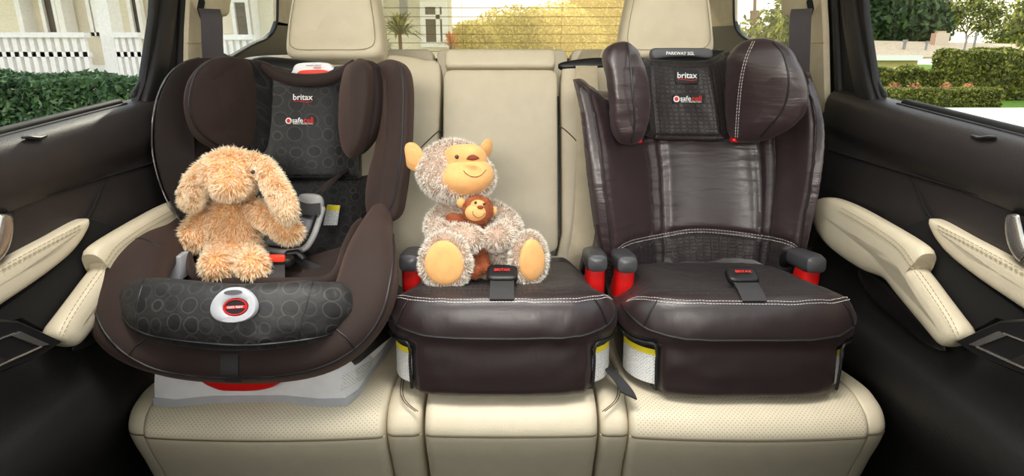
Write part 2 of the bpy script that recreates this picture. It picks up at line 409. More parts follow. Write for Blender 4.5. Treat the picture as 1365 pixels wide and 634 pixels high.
        if smooth:
            me.shade_smooth(); me.set_sharp_from_angle(angle=math.radians(angle))
        o = bpy.data.objects.new(name, me); COL.objects.link(o)
        if parent is not None: o.parent = parent; OFF[o.name] = off
        else: o.location = off; OFF[o.name] = off
        if label: o['label'] = label
        if cat_: o['category'] = cat_
        if group: o['group'] = group
        if kind: o['kind'] = kind
        return o
OFF = {}
def thing(name, label, cat_, loc=(0, 0, 0), group=None, kind=None):
    o = bpy.data.objects.new(name, None); COL.objects.link(o); o.location = loc; o.empty_display_size = .05
    OFF[o.name] = V(loc)
    if label: o['label'] = label
    if cat_: o['category'] = cat_
    if group: o['group'] = group
    if kind: o['kind'] = kind
    return o

class Surf:
    """smooth surface through a grid of control points, S(u,v) u across, v along rows"""
    def __init__(s, grid, puff=None, nrm=V((0, -1, 0))):
        s.g = grid; s.nr = len(grid); s.nc = len(grid[0]); s.puff = puff; s.n = nrm
    def c1(s, p, t):
        n = len(p); x = t*(n-1); i = min(int(x), n-2); t = x-i
        p0 = p[i-1] if i > 0 else p[0]*2-p[1]
        p3 = p[i+2] if i+2 < n else p[n-1]*2-p[n-2]
        p1, p2 = p[i], p[i+1]
        return .5*((2*p1)+(p2-p0)*t+(2*p0-5*p1+4*p2-p3)*t*t+(3*p1-p0-3*p2+p3)*t**3)
    def base(s, u, v): return s.c1([s.c1(r, u) for r in s.g], v)
    def normal(s, u, v):
        e_ = .004
        a = s.base(min(u+e_, 1), v)-s.base(max(u-e_, 0), v); b = s.base(u, min(v+e_, 1))-s.base(u, max(v-e_, 0))
        n = a.cross(b)
        if n.length < 1e-12: return s.n
        n.normalize()
        return n if n.dot(s.n) > 0 else -n
    def __call__(s, u, v, lift=0):
        n = s.normal(u, v)
        return s.base(u, v)+n*(lift+(s.puff(u, v) if s.puff else 0))
    def solid(s, G, nu, nv, back, mi=0, mf=None, edge=.5, uvs=(1, 1)):
        """front grid plus a back grid moved by vector back, closed with rounded sides"""
        fr = [[s(i/nu, j/nv) for i in range(nu+1)] for j in range(nv+1)]
        L = (s.base(1, .5)-s.base(0, .5)).length; H = (s.base(.5, 1)-s.base(.5, 0)).length
        W = nu+1; v = [p for r in fr for p in r]; uv = [(i/nu*L*uvs[0], j/nv*H*uvs[1]) for j in range(nv+1) for i in range(nu+1)]
        nb = len(v); bk = V(back)
        v += [p+bk for r in fr for p in r]; uv += uv[:nb]
        f = []; mm = []
        for j in range(nv):
            for i in range(nu):
                a = j*W+i; f.append([a, a+1, a+W+1, a+W]); mm.append(mf(i/nu, j/nv) if mf else mi)
                f.append([nb+a, nb+a+W, nb+a+W+1, nb+a+1]); mm.append(mi)
        B = [j for j in range(W)]+[j*W+nu for j in range(1, nv+1)]+[nv*W+i for i in range(nu-1, -1, -1)]+[j*W for j in range(nv-1, 0, -1)]
        c = sum((v[b] for b in B), V())/len(B)
        mid = []
        for b in B:
            d = (v[b]-c); d = d-bk*(d.dot(bk)/bk.length_squared)
            mid.append(len(v)); v.append(v[b]+bk*.5+d.normalized()*bk.length*.22*edge); uv.append(uv[b])
        n = len(B)
        for k in range(n):
            a, b = B[k], B[(k+1) % n]; ma, mb = mid[k], mid[(k+1) % n]
            f.append([b, a, ma, mb]); f.append([mb, ma, nb+a, nb+b]); mm += [mi, mi]
        b0 = len(G.v); G.v += v; G.uv += uv
        for q, k in zip(f, mm): G.f.append([i+b0 for i in q]); G.m.append(k)
        return G
def grid(rows): return [[at(*p) for p in r] for r in rows]

def textmesh(body, width, origin, right, up, matname, name, parent, depth=.0008, label=None, align='CENTER', bold=.0):
    cu = bpy.data.curves.new(name, 'FONT'); cu.body = body; cu.size = 1; cu.extrude = 0; cu.offset = bold; cu.resolution_u = 3
    t = bpy.data.objects.new('tmp_text', cu); COL.objects.link(t)
    bpy.context.view_layer.update()
    me = bpy.data.meshes.new_from_object(t.evaluated_get(bpy.context.evaluated_depsgraph_get()))
    bpy.data.objects.remove(t); bpy.data.curves.remove(cu)
    xs = [v.co.x for v in me.vertices]; ys = [v.co.y for v in me.vertices]
    k = width/(max(xs)-min(xs)); cx = (max(xs)+min(xs))/2; cy = (max(ys)+min(ys))/2
    if align == 'LEFT': cx = min(xs)
    right = V(right).normalized(); up = V(up).normalized(); n = right.cross(up).normalized()
    fr = [V(origin)+right*((v.co.x-cx)*k)+up*((v.co.y-cy)*k) for v in me.vertices]
    G = Geo(); nv = len(fr); fs = [list(p.vertices) for p in me.polygons]
    ed = {}
    for q in fs:
        for a, b in zip(q, q[1:]+q[:1]): ed[(a, b)] = 1
    side = [[a, b, b+nv, a+nv][::-1] for (a, b) in ed if (b, a) not in ed]
    G.add([p+n*depth for p in fr]+fr, fs+side)
    bpy.data.meshes.remove(me)
    return G.build(name, matname, parent, label=label, smooth=False)
def ribbon(G, path, width, side, thick=.0016, mi=0, sub=6):
    """strap: path, half along side vector(s)"""
    p = cat(path, sub) if sub else path
    N = len(p); R = []
    sides = side if isinstance(side, list) else [side]*2
    for i in range(N):
        f = i/(N-1)*(len(sides)-1); a = min(int(f), len(sides)-2); sd = sides[a].lerp(sides[a+1], f-a).normalized()
        t = (p[min(i+1, N-1)]-p[max(i-1, 0)]).normalized(); n = t.cross(sd).normalized()
        h = width/2; q = thick/2
        R.append([p[i]-sd*h+n*q, p[i]+sd*h+n*q, p[i]+sd*h-n*q, p[i]-sd*h-n*q])
    return G.rings(R, mi)
# ============================================================ the setting: car shell
def struct(o): o['kind'] = 'structure'; return o
G = Geo(); G.box((-.80, -.9, -.05), (.80, 2.7, 0)); struct(G.build('floor', 'carpet'))
G = Geo(); G.box((-.80, .80, 1.46), (.80, 2.7, 1.50)); G.box((-.80, -.9, 1.46), (.80, .18, 1.50)); G.box((-.80, .18, 1.46), (-.50, .80, 1.50)); G.box((.50, .18, 1.46), (.80, .80, 1.50)); struct(G.build('ceiling', 'pale_trim'))  # unseen roof, its front opening shaped to pool overhead light on the bench

G = Geo(); G.box((-.80, -.95, 0), (.80, -.90, 1.12)); struct(G.build('wall_front', 'door_low'))  # added unseen wall behind the camera, keeps low sky light off the bench
def door(side):
    sg = 1 if side == 'right' else -1
    mp = (lambda px: px) if sg > 0 else (lambda px: 1357-px)
    def X(px, py, x=.68): return atX(mp(px), py, sg*x)
    nm = 'door_2' if sg > 0 else 'door_1'
    D = struct(thing(nm, None, None, (sg*.70, .8, 0)))
    inn = V((-sg, 0, 0)); out = V((sg, 0, 0))
    # the door skin: columns along Y, rows down
    ys = [1.30, 1.20, 1.08, .95, .8, .6, .3, .0, -.3]
    rows = []
    prof = [(.902, .715), (.905, .695), (.895, .672), (.87, .664), (.835, .668), (.806, .684), (.795, .686), (.72, .690), (.62, .690), (.53, .672), (.50, .655), (.46, .648), (.40, .660), (.28, .70), (.02, .72)]
    for z, x in prof:
        r = []
        for y in ys:
            dz = 0
            if z > .8: dz = (y-.95)*.075 if y > .6 else -.028
            r.append(V((sg*x, y, z+dz)))
        rows.append(r)
    S = Surf(rows, None, inn)
    G = Geo(); S.solid(G, 32, 56, out*.012, edge=.1, mf=lambda u, v: 1 if v > .52 else 0)
    G.build('door_skin', ['door', 'door_low'], D)
    # crease seam, cup seam
    G = Geo()
    G.tube([V((sg*(.684), y, .803)) for y in [1.3, 1.1, .9, .7, .5, .2]], .0022)
    G.tube(cat([X(*p, .686) for p in ((1212, 232), (1222, 250), (1232, 275), (1246, 300), (1264, 330), (1300, 366), (1345, 398), (1400, 440))], 6), .0022)
    G.build('panel_seam', 'gap', D)
    # flat black plate painting in the shade of the recess behind the armrest
    G = Geo(); G.plate([X(*p, .676) for p in ((1205, 300), (1235, 290), (1262, 335), (1300, 370), (1350, 408), (1400, 445), (1330, 425), (1285, 450), (1255, 430), (1215, 370))], out*.02, bev=.003)
    G.build('pull_cup_shade', 'gap', D)
    G = Geo(); G.pillow([X(*p, .668) for p in ((1143, 360), (1175, 372), (1215, 412), (1262, 462), (1240, 462), (1200, 430), (1160, 395))], inn, .006, .012, N=40, K=5)
    G.build('pocket_lip', 'black', D)
    # beige insert
    ins = [X(*p, .682) for p in ((1245, 291), (1300, 318), (1365, 352), (1420, 380), (1480, 412), (1480, 480), (1420, 442), (1365, 407), (1305, 366), (1263, 330))]
    G = Geo(); G.pillow(ins, inn, .014, .015, spine=[X(1262, 308, .682), X(1300, 342, .682), X(1365, 380, .682), X(1440, 420, .682)], e=3.4, N=110)
    it = G.build('door_insert', 'leather', D, label='beige leather insert panel with double stitching')
    G = Geo()
    for o_ in (0, 5):
        G.stitch(cat([X(px, py+o_, .6676) for px, py in ((1250, 300), (1300, 326), (1365, 361), (1440, 400))], 8), .006, .003, .0006)
    G.build('stitching', 'thread', it)
    # armrest: an inward-standing boomerang
    ax = .650
    arm = [X(*p, ax) for p in ((1088, 285), (1090, 268), (1108, 263), (1135, 271), (1175, 292), (1222, 320), (1238, 334), (1234, 346), (1224, 354), (1240, 375), (1270, 415), (1288, 440), (1285, 455), (1262, 461), (1235, 432), (1200, 392), (1182, 371), (1150, 358), (1110, 330), (1092, 305))]
    sp = [X(*p, ax) for p in ((1105, 285), (1150, 312), (1205, 345), (1240, 400), (1270, 442))]
    G = Geo(); G.pillow(arm, inn, .018, .022, spine=sp, N=120, K=9, e=2.7)
    ar = G.build('armrest', 'leather', D, label='beige leather armrest with pull handle')
    G = Geo()
    for o_ in (0, 1):
        G.stitch(cat([X(px+o_*4, py-o_*4, .6312) for px, py in ((1118, 281), (1160, 305), (1195, 330), (1212, 352), (1238, 388), (1262, 425), (1275, 452))], 8), .005, .0025, .0006)
    G.build('stitching', 'thread', ar)
    # armrest shelf with the window switch
    sh = [X(*p, .636) for p in ((1272, 455), (1300, 441), (1330, 427), (1370, 424), (1440, 440), (1500, 470), (1480, 560), (1365, 502), (1300, 474))]
    G = Geo(); G.plate(sh, out*.012, bev=.004); sw = G.build('switch_panel', 'black', D)
    G = Geo(); G.plate([X(*p, .634) for p in ((1290, 459), (1330, 441), (1342, 447), (1302, 462))], out*.006, bev=.0012); 
    G.tube([X(*p, .635) for p in ((1302, 462), (1370, 492), (1430, 520))], .0016); G.tube([X(*p, .635) for p in ((1338, 444), (1400, 468), (1460, 492))], .0012)
    G.build('silver_bezel', 'chrome', sw, label='brushed silver switch bezel')
    G = Geo(); G.plate([X(*p, .634) for p in ((1345, 480), (1372, 468), (1396, 478), (1370, 492))], out*.006, bev=.002); G.build('window_switch', 'dark_trim', sw)
    # chrome handle
    G = Geo(); G.pillow([X(*p, .678) for p in ((1342, 288), (1350, 284), (1440, 318), (1450, 372), (1440, 385), (1368, 352), (1352, 338))], inn, .008, .012, N=60, K=6, e=4)
    hd = G.build('handle_cup', 'black', D)
    G = Geo(); G.sweep([X(*p, .667) for p in ((1350, 289), (1351, 305), (1356, 325), (1366, 341), (1385, 350))], [(.004, .011), (.004, .0135), (.004, .0135), (.004, .011), (.004, .008)], up=V((0, .9, .2)), n=16, sub=5)
    G.build('door_pull', 'chrome', hd, label='curved silver inner door pull')
    # speaker grille low on the door
    G = Geo(); c = V((sg*.705, .45, .22))
    for r_ in (.03, .05, .07, .085): G.tube([c+V((-sg*.006, math.cos(a)*r_, math.sin(a)*r_)) for a in [2*PI*k/28 for k in range(28)]], .003, 6, closed=True)
    G.build('speaker_grille', 'black', D)
    # lock knob clip on the sill
    G = Geo(); G.sweep([X(*p, .668) for p in ((1296, 181), (1306, 184), (1318, 183), (1326, 183))], [(.002, .002), (.005, .003), (.006, .003), (.003, .002)], up=V((0, 0, 1)), sub=4)
    G.build('sill_clip', 'black', D)
    # sill weather strip and window frame
    G = Geo()
    G.tube([V((sg*.705, y, .905+((y-.95)*.075 if y > .6 else -.028))) for y in (1.10, .95, .8, .6, .3, -.3)], .008, 10)
    G.tube([V((sg*.692, y, .903+((y-.95)*.075 if y > .6 else -.028))) for y in (1.10, .95, .8, .6, .3, -.3)], .0035, 8)
    G.build('sill_seal', 'rubber', D)
    # rear upright of the window frame (dark bands seen side by side)
    fx = .70
    a0, a1 = X(1152, -40, fx), X(1157, 30, fx); pts = [X(1143, -60, fx), X(1152, 20, fx), X(1160, 70, fx), X(1166, 105, fx), X(1178, 128, fx)]
    G = Geo(); G.sweep(pts, [(.008, .006)]*5, up=V((1, 0, 0)), n=12, sub=5); G.build('frame_seal', 'rubber', D)
    pts = [X(1128, -60, .69), X(1136, 20, .69), X(1144, 70, .69), X(1153, 115, .69), X(1160, 140, .69)]
    G = Geo(); G.sweep(pts, [(.012, .022)]*5, up=V((0, 1, .1)), n=16, e=4, sub=5); G.build('window_frame', 'dark_trim', D)
    # glass
    G = Geo(); g = [V((sg*.712, -.3, .86)), V((sg*.712, X(1172, 122, .71).y+.01, .89)), V((sg*.712, X(1152, 0, .71).y+.02, 1.12)), V((sg*.70, 1.25, 1.42)), V((sg*.70, -.3, 1.42))]
    G.plate(g, out*.004)
    wd = struct(G.build('window_2' if sg > 0 else 'window_1', 'glass'))
    # C pillar region behind the door
    G = Geo(); G.plate([X(*p, .69) for p in ((1090, -90), (1148, -90), (1152, 20), (1165, 110), (1180, 150), (1180, 330), (1040, 330), (1096, 130))], out*.012, bev=.003)
    struct(G.build('trim_2' if sg > 0 else 'trim_1', 'dark_trim'))
    G = Geo(); G.tube([X(*p, .688) for p in ((1112, -60), (1117, 60), (1121, 150))], .009, 10); G.tube([X(*p, .684) for p in ((1098, -60), (1101, 60), (1103, 140))], .008, 10)
    struct(G.build('trim_12' if sg > 0 else 'trim_11', 'rubber'))
    return D
door('left'); door('right')

def quarter(sg):
    """pillar, quarter glass and rear trim behind the door"""
    mp = (lambda px: px) if sg > 0 else (lambda px: 1348-px)
    def X(px, py, x=.68): return atX(mp(px), py, sg*x)
    out = V((sg, 0, 0)); inn = -out
    n = 0 if sg < 0 else 1
    # pale pillar
    G = Geo(); G.plate([X(*p, .672) for p in ((1042, -60), (1092, -60), (1098, 40), (1100, 150), (1056, 150), (1054, 70), (1050, 20))], out*.012, bev=.004)
    G.tube([X(*p, .671) for p in ((1078, 57), (1099, 57))], .0012)
    struct(G.build('trim_%d' % (3+n), 'pale_trim'))
    G = Geo(); G.pillow([X(*p, .664) for p in ((1047, -20), (1090, -20), (1084, 10), (1078, 18), (1072, 21), (1052, 22), (1048, 10))], inn, .018, .02, N=48, K=6, e=4)
    cp = struct(G.build('trim_%d' % (5+n), 'pale_trim'))
    G = Geo(); G.sweep([X(*p, .652) for p in ((1079, 2), (1081, 12), (1077, 24))], [(.006, .008)]*3, up=V((0, 1, 0)), n=12); G.build('belt_slot', 'gap', cp)
    # black lower quarter panel, pale rear pillar
    G = Geo(); G.plate([X(*p, .69) for p in ((1060, 66), (1040, 76), (1010, 58), (992, 50), (983, 42), (978, 28), (976, 28), (940, 36), (930, 36), (900, 66), (890, 130), (1060, 160))], out*.012, bev=.003)
    struct(G.build('trim_%d' % (7+n), 'black'))
    G = Geo(); G.plate([X(*p, .69) for p in ((979, -60), (978, 34), (948, 36), (925, 37), (890, 36), (880, -60))], out*.012, bev=.003)
    struct(G.build('trim_%d' % (9+n), 'pale_trim'))
    G = Geo(); G.plate([X(*p, .715) for p in ((1056, -70), (1060, 90), (1010, 80), (965, 55), (965, -70))], out*.004)
    struct(G.build('window_%d' % (3+n), 'glass'))
    G = Geo(); G.tube(cat([X(*p, .688) for p in ((978, -60), (978, 0), (979, 30), (984, 43), (994, 52), (1012, 60), (1040, 77))], 4), .004)
    struct(G.build('trim_%d' % (13+n), 'rubber'))
    # outer body side below the glass
    G = Geo(); G.box((min(sg*.74, sg*.80), 1.25, .0), (max(sg*.74, sg*.80), 2.7, .86)); struct(G.build('wall_%s' % ('right' if sg > 0 else 'left'), 'door_low'))
quarter(-1); quarter(1)
# rear of the cabin and the rear glass
G = Geo(); G.box((-.78, 2.55, .0), (.78, 2.62, .985)); G.box((-.78, 2.5, 1.40), (.78, 2.7, 1.46)); struct(G.build('wall_back', 'dark_trim'))
G = Geo(); G.plate([V((-.70, 2.60, .98)), V((.70, 2.60, .98)), V((.62, 2.52, 1.42)), V((-.62, 2.52, 1.42))], V((0, .005, 0)))
w5 = struct(G.build('window_5', 'glass_r'))
G = Geo()
for k in range(9):
    z = 1.012+k*.033; G.tube([V((-.62, 2.588-(z-.98)*.18, z)), V((.62, 2.588-(z-.98)*.18, z))], .0011, 5)
for x in (-.2, .2): G.tube([V((x, 2.588, 1.0)), V((x, 2.52, 1.38))], .0007, 5)
G.build('heater_grid', 'heater', w5)

# ============================================================ rear seat
seat = thing('rear_seat', 'beige leather rear bench of the car with two headrests, carrying the child seats', 'car seat', (0, 1.1, 0))
# profile (y, z) of a cushion, starting under the front, up and over the roll, to the back, closing beneath
PR = [(.93, .20), (.892, .26), (.872, .32), (.858, .36), (.850, .392), (.8515, .3955), (.850, .399), (.853, .412), (.866, .428), (.89, .438), (.93, .443), (1.05, .430), (1.2, .405), (1.35, .385), (1.42, .375), (1.42, .30), (1.2, .22)]
PR3 = cat([V((0, a, b)) for a, b in PR[:15]], 3)+[V((0, *p)) for p in PR[15:]]
pcy, pcz = 1.12, .33
def cushion(name, x0, x1, r=.02, bow=0, mats=('leather', 'perf'), drop=0, skew=0, rl=None, rr=None, frontoff=0):
    rl = r if rl is None else rl; rr = r if rr is None else rr
    R = []; UV = []
    xs = [(x0+rl*(1-math.cos(PI/2*k/5)), math.sin(PI/2*k/5), rl) for k in range(6)]+[(x0+rl+(x1-x0-rl-rr)*k/14, 1, 0) for k in range(1, 14)]+[(x1-rr*(1-math.cos(PI/2*k/5)), math.sin(PI/2*k/5), rr) for k in range(5, -1, -1)]
    for x, s_, rr_ in xs:
        ring = []; t = (x-x0)/(x1-x0)
        for k, p in enumerate(PR3):
            a = PR3[(k+1) % len(PR3)]-PR3[k-1]; nrm = V((0, -a.z, a.y)).normalized()   # outward: left of travel
            q = p-nrm*(-1)*0
            ins = rr_*(1-s_)
            c = V((0, pcy, pcz)); d = (c-p); d.normalize()
            q = p+d*ins*1.0
            b = bow*4*t*(1-t)
            ring.append(V((x, q.y-b-frontoff, q.z-drop+b*.15)))
        R.append(ring)
    G = Geo(); n = len(PR3)
    G.rings(R, 0, mf=lambda i, j: 1 if (18 < j < 40 and 3 < i < len(xs)-5) else 0)
    L = 0; ln = [0]
    for k in range(1, n): L += (PR3[k]-PR3[k-1]).length; ln.append(L)
    G.uv = [(xs[i // n][0], ln[i % n]) for i in range(len(xs)*n)]+[(0, 0)]*(len(G.v)-len(xs)*n)
    o = G.build(name, list(mats), seat, angle=60)
    # crease welt
    k0 = min(range(len(PR3)), key=lambda k: (PR3[k]-V((0, .8515, .3955))).length if k < 30 else 9)
    W = [R[i][k0]+V((0, -.0006, 0)) for i in range(2, len(R)-2)]
    G = Geo(); G.tube(W, .0016, 6); G.build('front_seam', 'seam', o)
    return o
c1 = cushion('seat_cushion', -.612, -.212, .014, .012)
c2 = cushion('seat_cushion', -.146, .143, .016, .004, mats=('leather', 'leather'), frontoff=-.004)
c3 = cushion('seat_cushion', .196, .592, .014, .012)
def bolster(x0, x1, r, **kw):
    return cushion('seat_bolster', x0, x1, r, 0, mats=('leather', 'leather'), frontoff=-.010, **kw)
for a, b, c_ in ((-.212, -.152, .02), (.148, .196, .016)):
    bolster(a, b, c_, drop=.004)
bolster(-.655, -.612, .03, drop=.002, rl=.038, rr=.004); bolster(.592, .638, .03, drop=.002, rl=.004, rr=.040)
# curved double seams on the bolsters
G = Geo()
for X_, s_ in (( -.182, 1), (.172, -1)):
    G = Geo()
    for o_ in (0, .004): G.tube(cat([V((X_-s_*.02+o_, 1.0, .440)), V((X_-s_*.012+o_, .92, .4445)), V((X_+o_, .885, .4425)), V((X_+s_*.022+o_, .868, .434))], 5), .0009, 5)
    G.build('bolster_seam', 'seam', seat)


# backrests: reclined slabs.  b(y-offset forward, height)
def back(name, outline, thick, front=.022, e=5, matn='leather', spine=None, tilt=True, N=120, **kw):
    """outline in (x, s): s = length up the reclined plane measured from its foot"""
    foot = V((0, 1.372, .385)); upd = V((0, .335, .942)).normalized(); n = V((0, -upd.z, upd.y))
    pts = [V((x, 0, 0))+foot+upd*s_+n*kw.get('fwd', 0) for x, s_ in outline]
    sp = [V((x, 0, 0))+foot+upd*s_+n*kw.get('fwd', 0) for x, s_ in spine] if spine else None
    G = Geo(); G.pillow(pts, n, front, thick, spine=sp, e=e, N=N, K=10, sub=kw.get('sub', 6), smooth=kw.get('smooth', True))
    return G.build(name, matn, seat, label=kw.get('label'))
def rrect(x0, x1, s0, s1, r, k=5):
    out = []
    for cx, cy, a0 in ((x1-r, s0+r, -PI/2), (x1-r, s1-r, 0), (x0+r, s1-r, PI/2), (x0+r, s0+r, PI)):
        for i in range(k+1): a = a0+PI/2*i/k; out.append(V((cx+r*math.cos(a), cy+r*math.sin(a))))
    return [(p.x, p.y) for p in out]
def bk(px, py, fwd=0):      # where on the reclined plane a pixel falls -> (x, s)
    foot = V((0, 1.372, .385-CZ)); upd = V((0, .335, .942)).normalized(); n = V((0, -upd.z, upd.y))
    r = ray(px, py); k = (foot+n*fwd).dot(n)/r.dot(n); p = r*k
    return (p.x, (p-foot).dot(upd))
x0, _ = bk(591, 200, .02); x1, _ = bk(743, 200, .02)
sT = bk(667, 94, .02)[1]; sB = bk(667, 336, .02)[1]; sR = bk(667, 68, .02)[1]
back('backrest', rrect(x0, x1, sB, sT, .018), .06, front=.02, e=9, spine=[(x0+.08, sB+.08), (x0+.08, sT-.08), (x1-.08, sT-.08), (x1-.08, sB+.08)][0:2]+[(x1-.08, sT-.08), (x1-.08, sB+.08)], smooth=False, fwd=.012, label='fold-down centre backrest panel')
back('centre_headrest', rrect(x0+.002, x1-.004, sT+.004, sR+.004, .014), .05, front=.026, e=4, spine=[(x0+.03, (sT+sR)/2), (x1-.03, (sT+sR)/2)], smooth=False, fwd=.010)
xl = bk(585, 200)[0]; xr = bk(748, 200)[0]
lt = [bk(*p) for p in ((588, 92), (570, 82), (540, 76), (505, 74), (430, 74), (350, 76), (318, 84), (308, 110))]
left = [(xl, -.02), (xl, .2), (xl, .4)]+lt+[(-.655, .4), (-.66, .2), (-.66, -.02)]
back('backrest', left, .09, front=.02, e=6, spine=[(-.56, .12), (-.56, .48), (-.26, .48), (-.26, .12)], sub=4)
rt = [bk(*p) for p in ((748, 96), (766, 88), (800, 84), (850, 80), (930, 80), (1020, 84), (1052, 92), (1062, 120))]
right_ = [(xr, -.02), (xr, .2), (xr, .4)]+rt+[(.655, .4), (.66, .2), (.66, -.02)]
right_ = right_[::-1]
back('backrest', right_, .09, front=.02, e=6, spine=[(.24, .12), (.24, .48), (.56, .48), (.56, .12)], sub=4)
back('lower_backrest', rrect(x0-.002, x1+.03, -.04, sB-.008, .03), .05, front=.022, e=5, spine=[(x0+.05, .03), (x1-.02, .03)], smooth=False)
# seams on the outboard backrests
G = Geo()
def onb(px, py, fwd): 
    foot = V((0, 1.372, .385-CZ)); upd = V((0, .335, .942)).normalized(); n = V((0, -upd.z, upd.y)); r = ray(px, py)
    return r*((foot+n*fwd).dot(n)/r.dot(n))+V((0, 0, CZ))
G.tube(cat([onb(*p, .0205) for p in ((745, 168), (752, 172), (762, 181), (776, 196))], 5), .0016, 6)
G.build('backrest_seam', 'seam', seat); G = Geo()
G.tube(cat([onb(*p, .0205) for p in ((588, 172), (576, 182), (560, 198), (545, 215))], 5), .0016, 6)
G.build('backrest_seam', 'seam', seat)
# dark gap liner between the backrests
G = Geo(); foot = V((0, 1.372, .385)); upd = V((0, .335, .942)).normalized(); n = V((0, -upd.z, upd.y))
G.box((-.64, .0, 0), (.64, .05, .56), rot=Matrix((V((1, 0, 0)), -n, upd)).transposed().to_3x3(), c=foot-n*.05)
G.build('backrest_core', 'black', seat)
# belt guide on the right shoulder
G = Geo(); G.pillow([onb(*p, .012) for p in ((744, 86), (758, 82), (790, 78), (812, 80), (812, 90), (770, 92), (748, 92))], n, .012, .02, N=40, K=6, e=4)
G.build('belt_guide', 'black', seat, label='black belt guide on the shoulder')
# headrests
def headrest(pxl):
    Y = 1.52
    f = [at(px, py, Y+(80-py)*.0006) for px, py in pxl]
    G = Geo(); N_ = V((0, -.97, .24))
    c = sum(f, V())/len(f)
    G.pillow(f, N_, .05, .07, e=3.6, N=96, K=10, spine=[c+V((-.04, 0, -.06)), c+V((-.03, 0, .06)), c+V((.03, 0, .06)), c+V((.04, 0, -.06))])
    h = G.build('headrest', 'leather', seat)
    G = Geo()
    for q in (.86,):
        pts = [c+(p-c)*q+N_*.0455 for p in f]
        G.tube(resample(cat(pts, 6, True), 90, True), .0009, 6, closed=True)
    G.build('headrest_seam', 'thread', h)
    G = Geo()
    for dx in (-.055, .055): G.tube([c+V((dx, .02, -.25)), c+V((dx, .015, -.05))], .006, 10)
    G.build('headrest_post', 'chrome', h)
headrest([(386, 70), (388, 40), (393, 10), (398, -20), (404, -62), (420, -74), (450, -78), (485, -74), (498, -60), (503, -20), (508, 10), (513, 45), (514, 68), (508, 78), (490, 82), (450, 82), (405, 82), (391, 79)])
headrest([(823, 66), (826, 40), (832, 10), (838, -20), (844, -60), (858, -74), (890, -78), (920, -74), (932, -60), (937, -20), (942, 10), (946, 45), (947, 68), (940, 78), (925, 82), (885, 82), (840, 82), (828, 78)])

# third row
t3 = thing('third_row_seat', 'beige third-row seat whose backrest tops show behind the rear bench', 'car seat', (0, 2.2, 0))
for a, b in (((420), (578)), ((583), (756)), ((761), (915))):
    p0 = at(a, 66, 2.12); p1 = at(b, 66, 2.12); zt = p0.z
    o_ = [V((p0.x+.012, 2.12, zt)), V((p0.x, 2.12, zt-.014)), V((p0.x, 2.05, zt-.45)), V((p1.x, 2.05, zt-.45)), V((p1.x, 2.12, zt-.014)), V((p1.x-.012, 2.12, zt))]
    dense = []
    for i in range(len(o_)):
        for k in range(6): dense.append(o_[i].lerp(o_[(i+1) % len(o_)], k/6))
    mx = (p0.x+p1.x)/2; hw = abs(p1.x-p0.x)/2-.06
    G = Geo(); G.pillow(dense[::-1], V((0, -1, .1)), .02, .09, e=6, N=100, smooth=False, spine=[V((mx-hw, 2.1, zt-.37)), V((mx-hw, 2.12, zt-.07)), V((mx+hw, 2.12, zt-.07)), V((mx+hw, 2.1, zt-.37))])
    G.build('backrest', 'leather', t3)
G = Geo(); G.rbox((0, 1.95, .28), (.52, .20, .10), 7); G.build('seat_cushion', 'leather', t3)
G = Geo(); G.box((-.45, 1.85, 0), (.45, 2.1, .2)); G.build('seat_base', 'black', t3)
# seat base under the rear bench
G = Geo(); G.box((-.56, 1.0, .0), (.56, 1.40, .26)); G.build('seat_base', 'black', seat)

# belts
def belt(name, pts, width, side, matn, label, tongue=None):
    G = Geo(); ribbon(G, P(pts), width, side); 
    o = G.build(name, matn, label=label, cat_='seat belt', group='seat belts of the rear bench', smooth=True); return o
belt('seat_belt', [(279, 12, 1.345), (282, 25, 1.335), (283, 55, 1.33), (284, 90, 1.33), (282, 200, 1.345), (280, 330, 1.37)], .042, V((.75, .55, 0)), 'belt', 'grey seat belt hanging from the left pillar behind the patterned child seat')
belt('seat_belt', [(1069, 12, 1.345), (1067, 25, 1.335), (1066, 55, 1.33), (1065, 95, 1.33), (1064, 200, 1.345), (1060, 330, 1.37)], .042, V((.75, -.55, 0)), 'belt', 'grey seat belt hanging from the right pillar behind the high-backed seat')
belt('seat_belt', [(790, 66, 1.70), (783, 80, 1.60), (782, 92, 1.548), (783, 140, 1.49), (783, 220, 1.425), (779, 300, 1.375), (772, 340, 1.35)], .054, V((1, 0, 0)), 'belt_b', 'beige seat belt running down the backrest right of the middle panel')
G = Geo(); ribbon(G, P([(800, 480, .97), (818, 498, .925), (832, 515, .888), (838, 527, .868)]), .030, V((.9, -.1, -.42)), .003)
G.build('buckle_strap', 'blk_web', label='black strap hanging between the two boosters onto the bench', cat_='strap')
# ============================================================ boosters
BT = math.radians(7.5)
BX, BY, BZ = V((1, 0, 0)), V((0, math.cos(BT), -math.sin(BT))), V((0, math.sin(BT), math.cos(BT)))
PROF = [(.80, .000), (.955, .004), (.982, .03), (.988, .06), (.985, .088), (1.0, .106), (1.0, .126), (.978, .148), (.935, .164), (.86, .173), (.72, .178), (.5, .174), (.25, .167), (.02, .164)]
PV = [V((a, b, 0)) for a, b in PROF]
def prof(q):
    n = len(PV); i = min(int(q), n-2); t = q-i
    p0, p1, p2, p3 = PV[max(i-1, 0)], PV[i], PV[i+1], PV[min(i+2, n-1)]
    r = .5*((2*p1)+(p2-p0)*t+(2*p0-5*p1+4*p2-p3)*t*t+(3*p1-p0-3*p2+p3)*t**3); return r.x, r.y
def qz(z):
    lo, hi = 1.0, 10.0
    for _ in range(30):
        m_ = (lo+hi)/2
        if prof(m_)[1] < z: lo = m_
        else: hi = m_
    return lo
def sm(a, b, x): t = max(0, min(1, (x-a)/(b-a))); return t*t*(3-2*t)
A_, B_, PE = .200, .19, 3.8
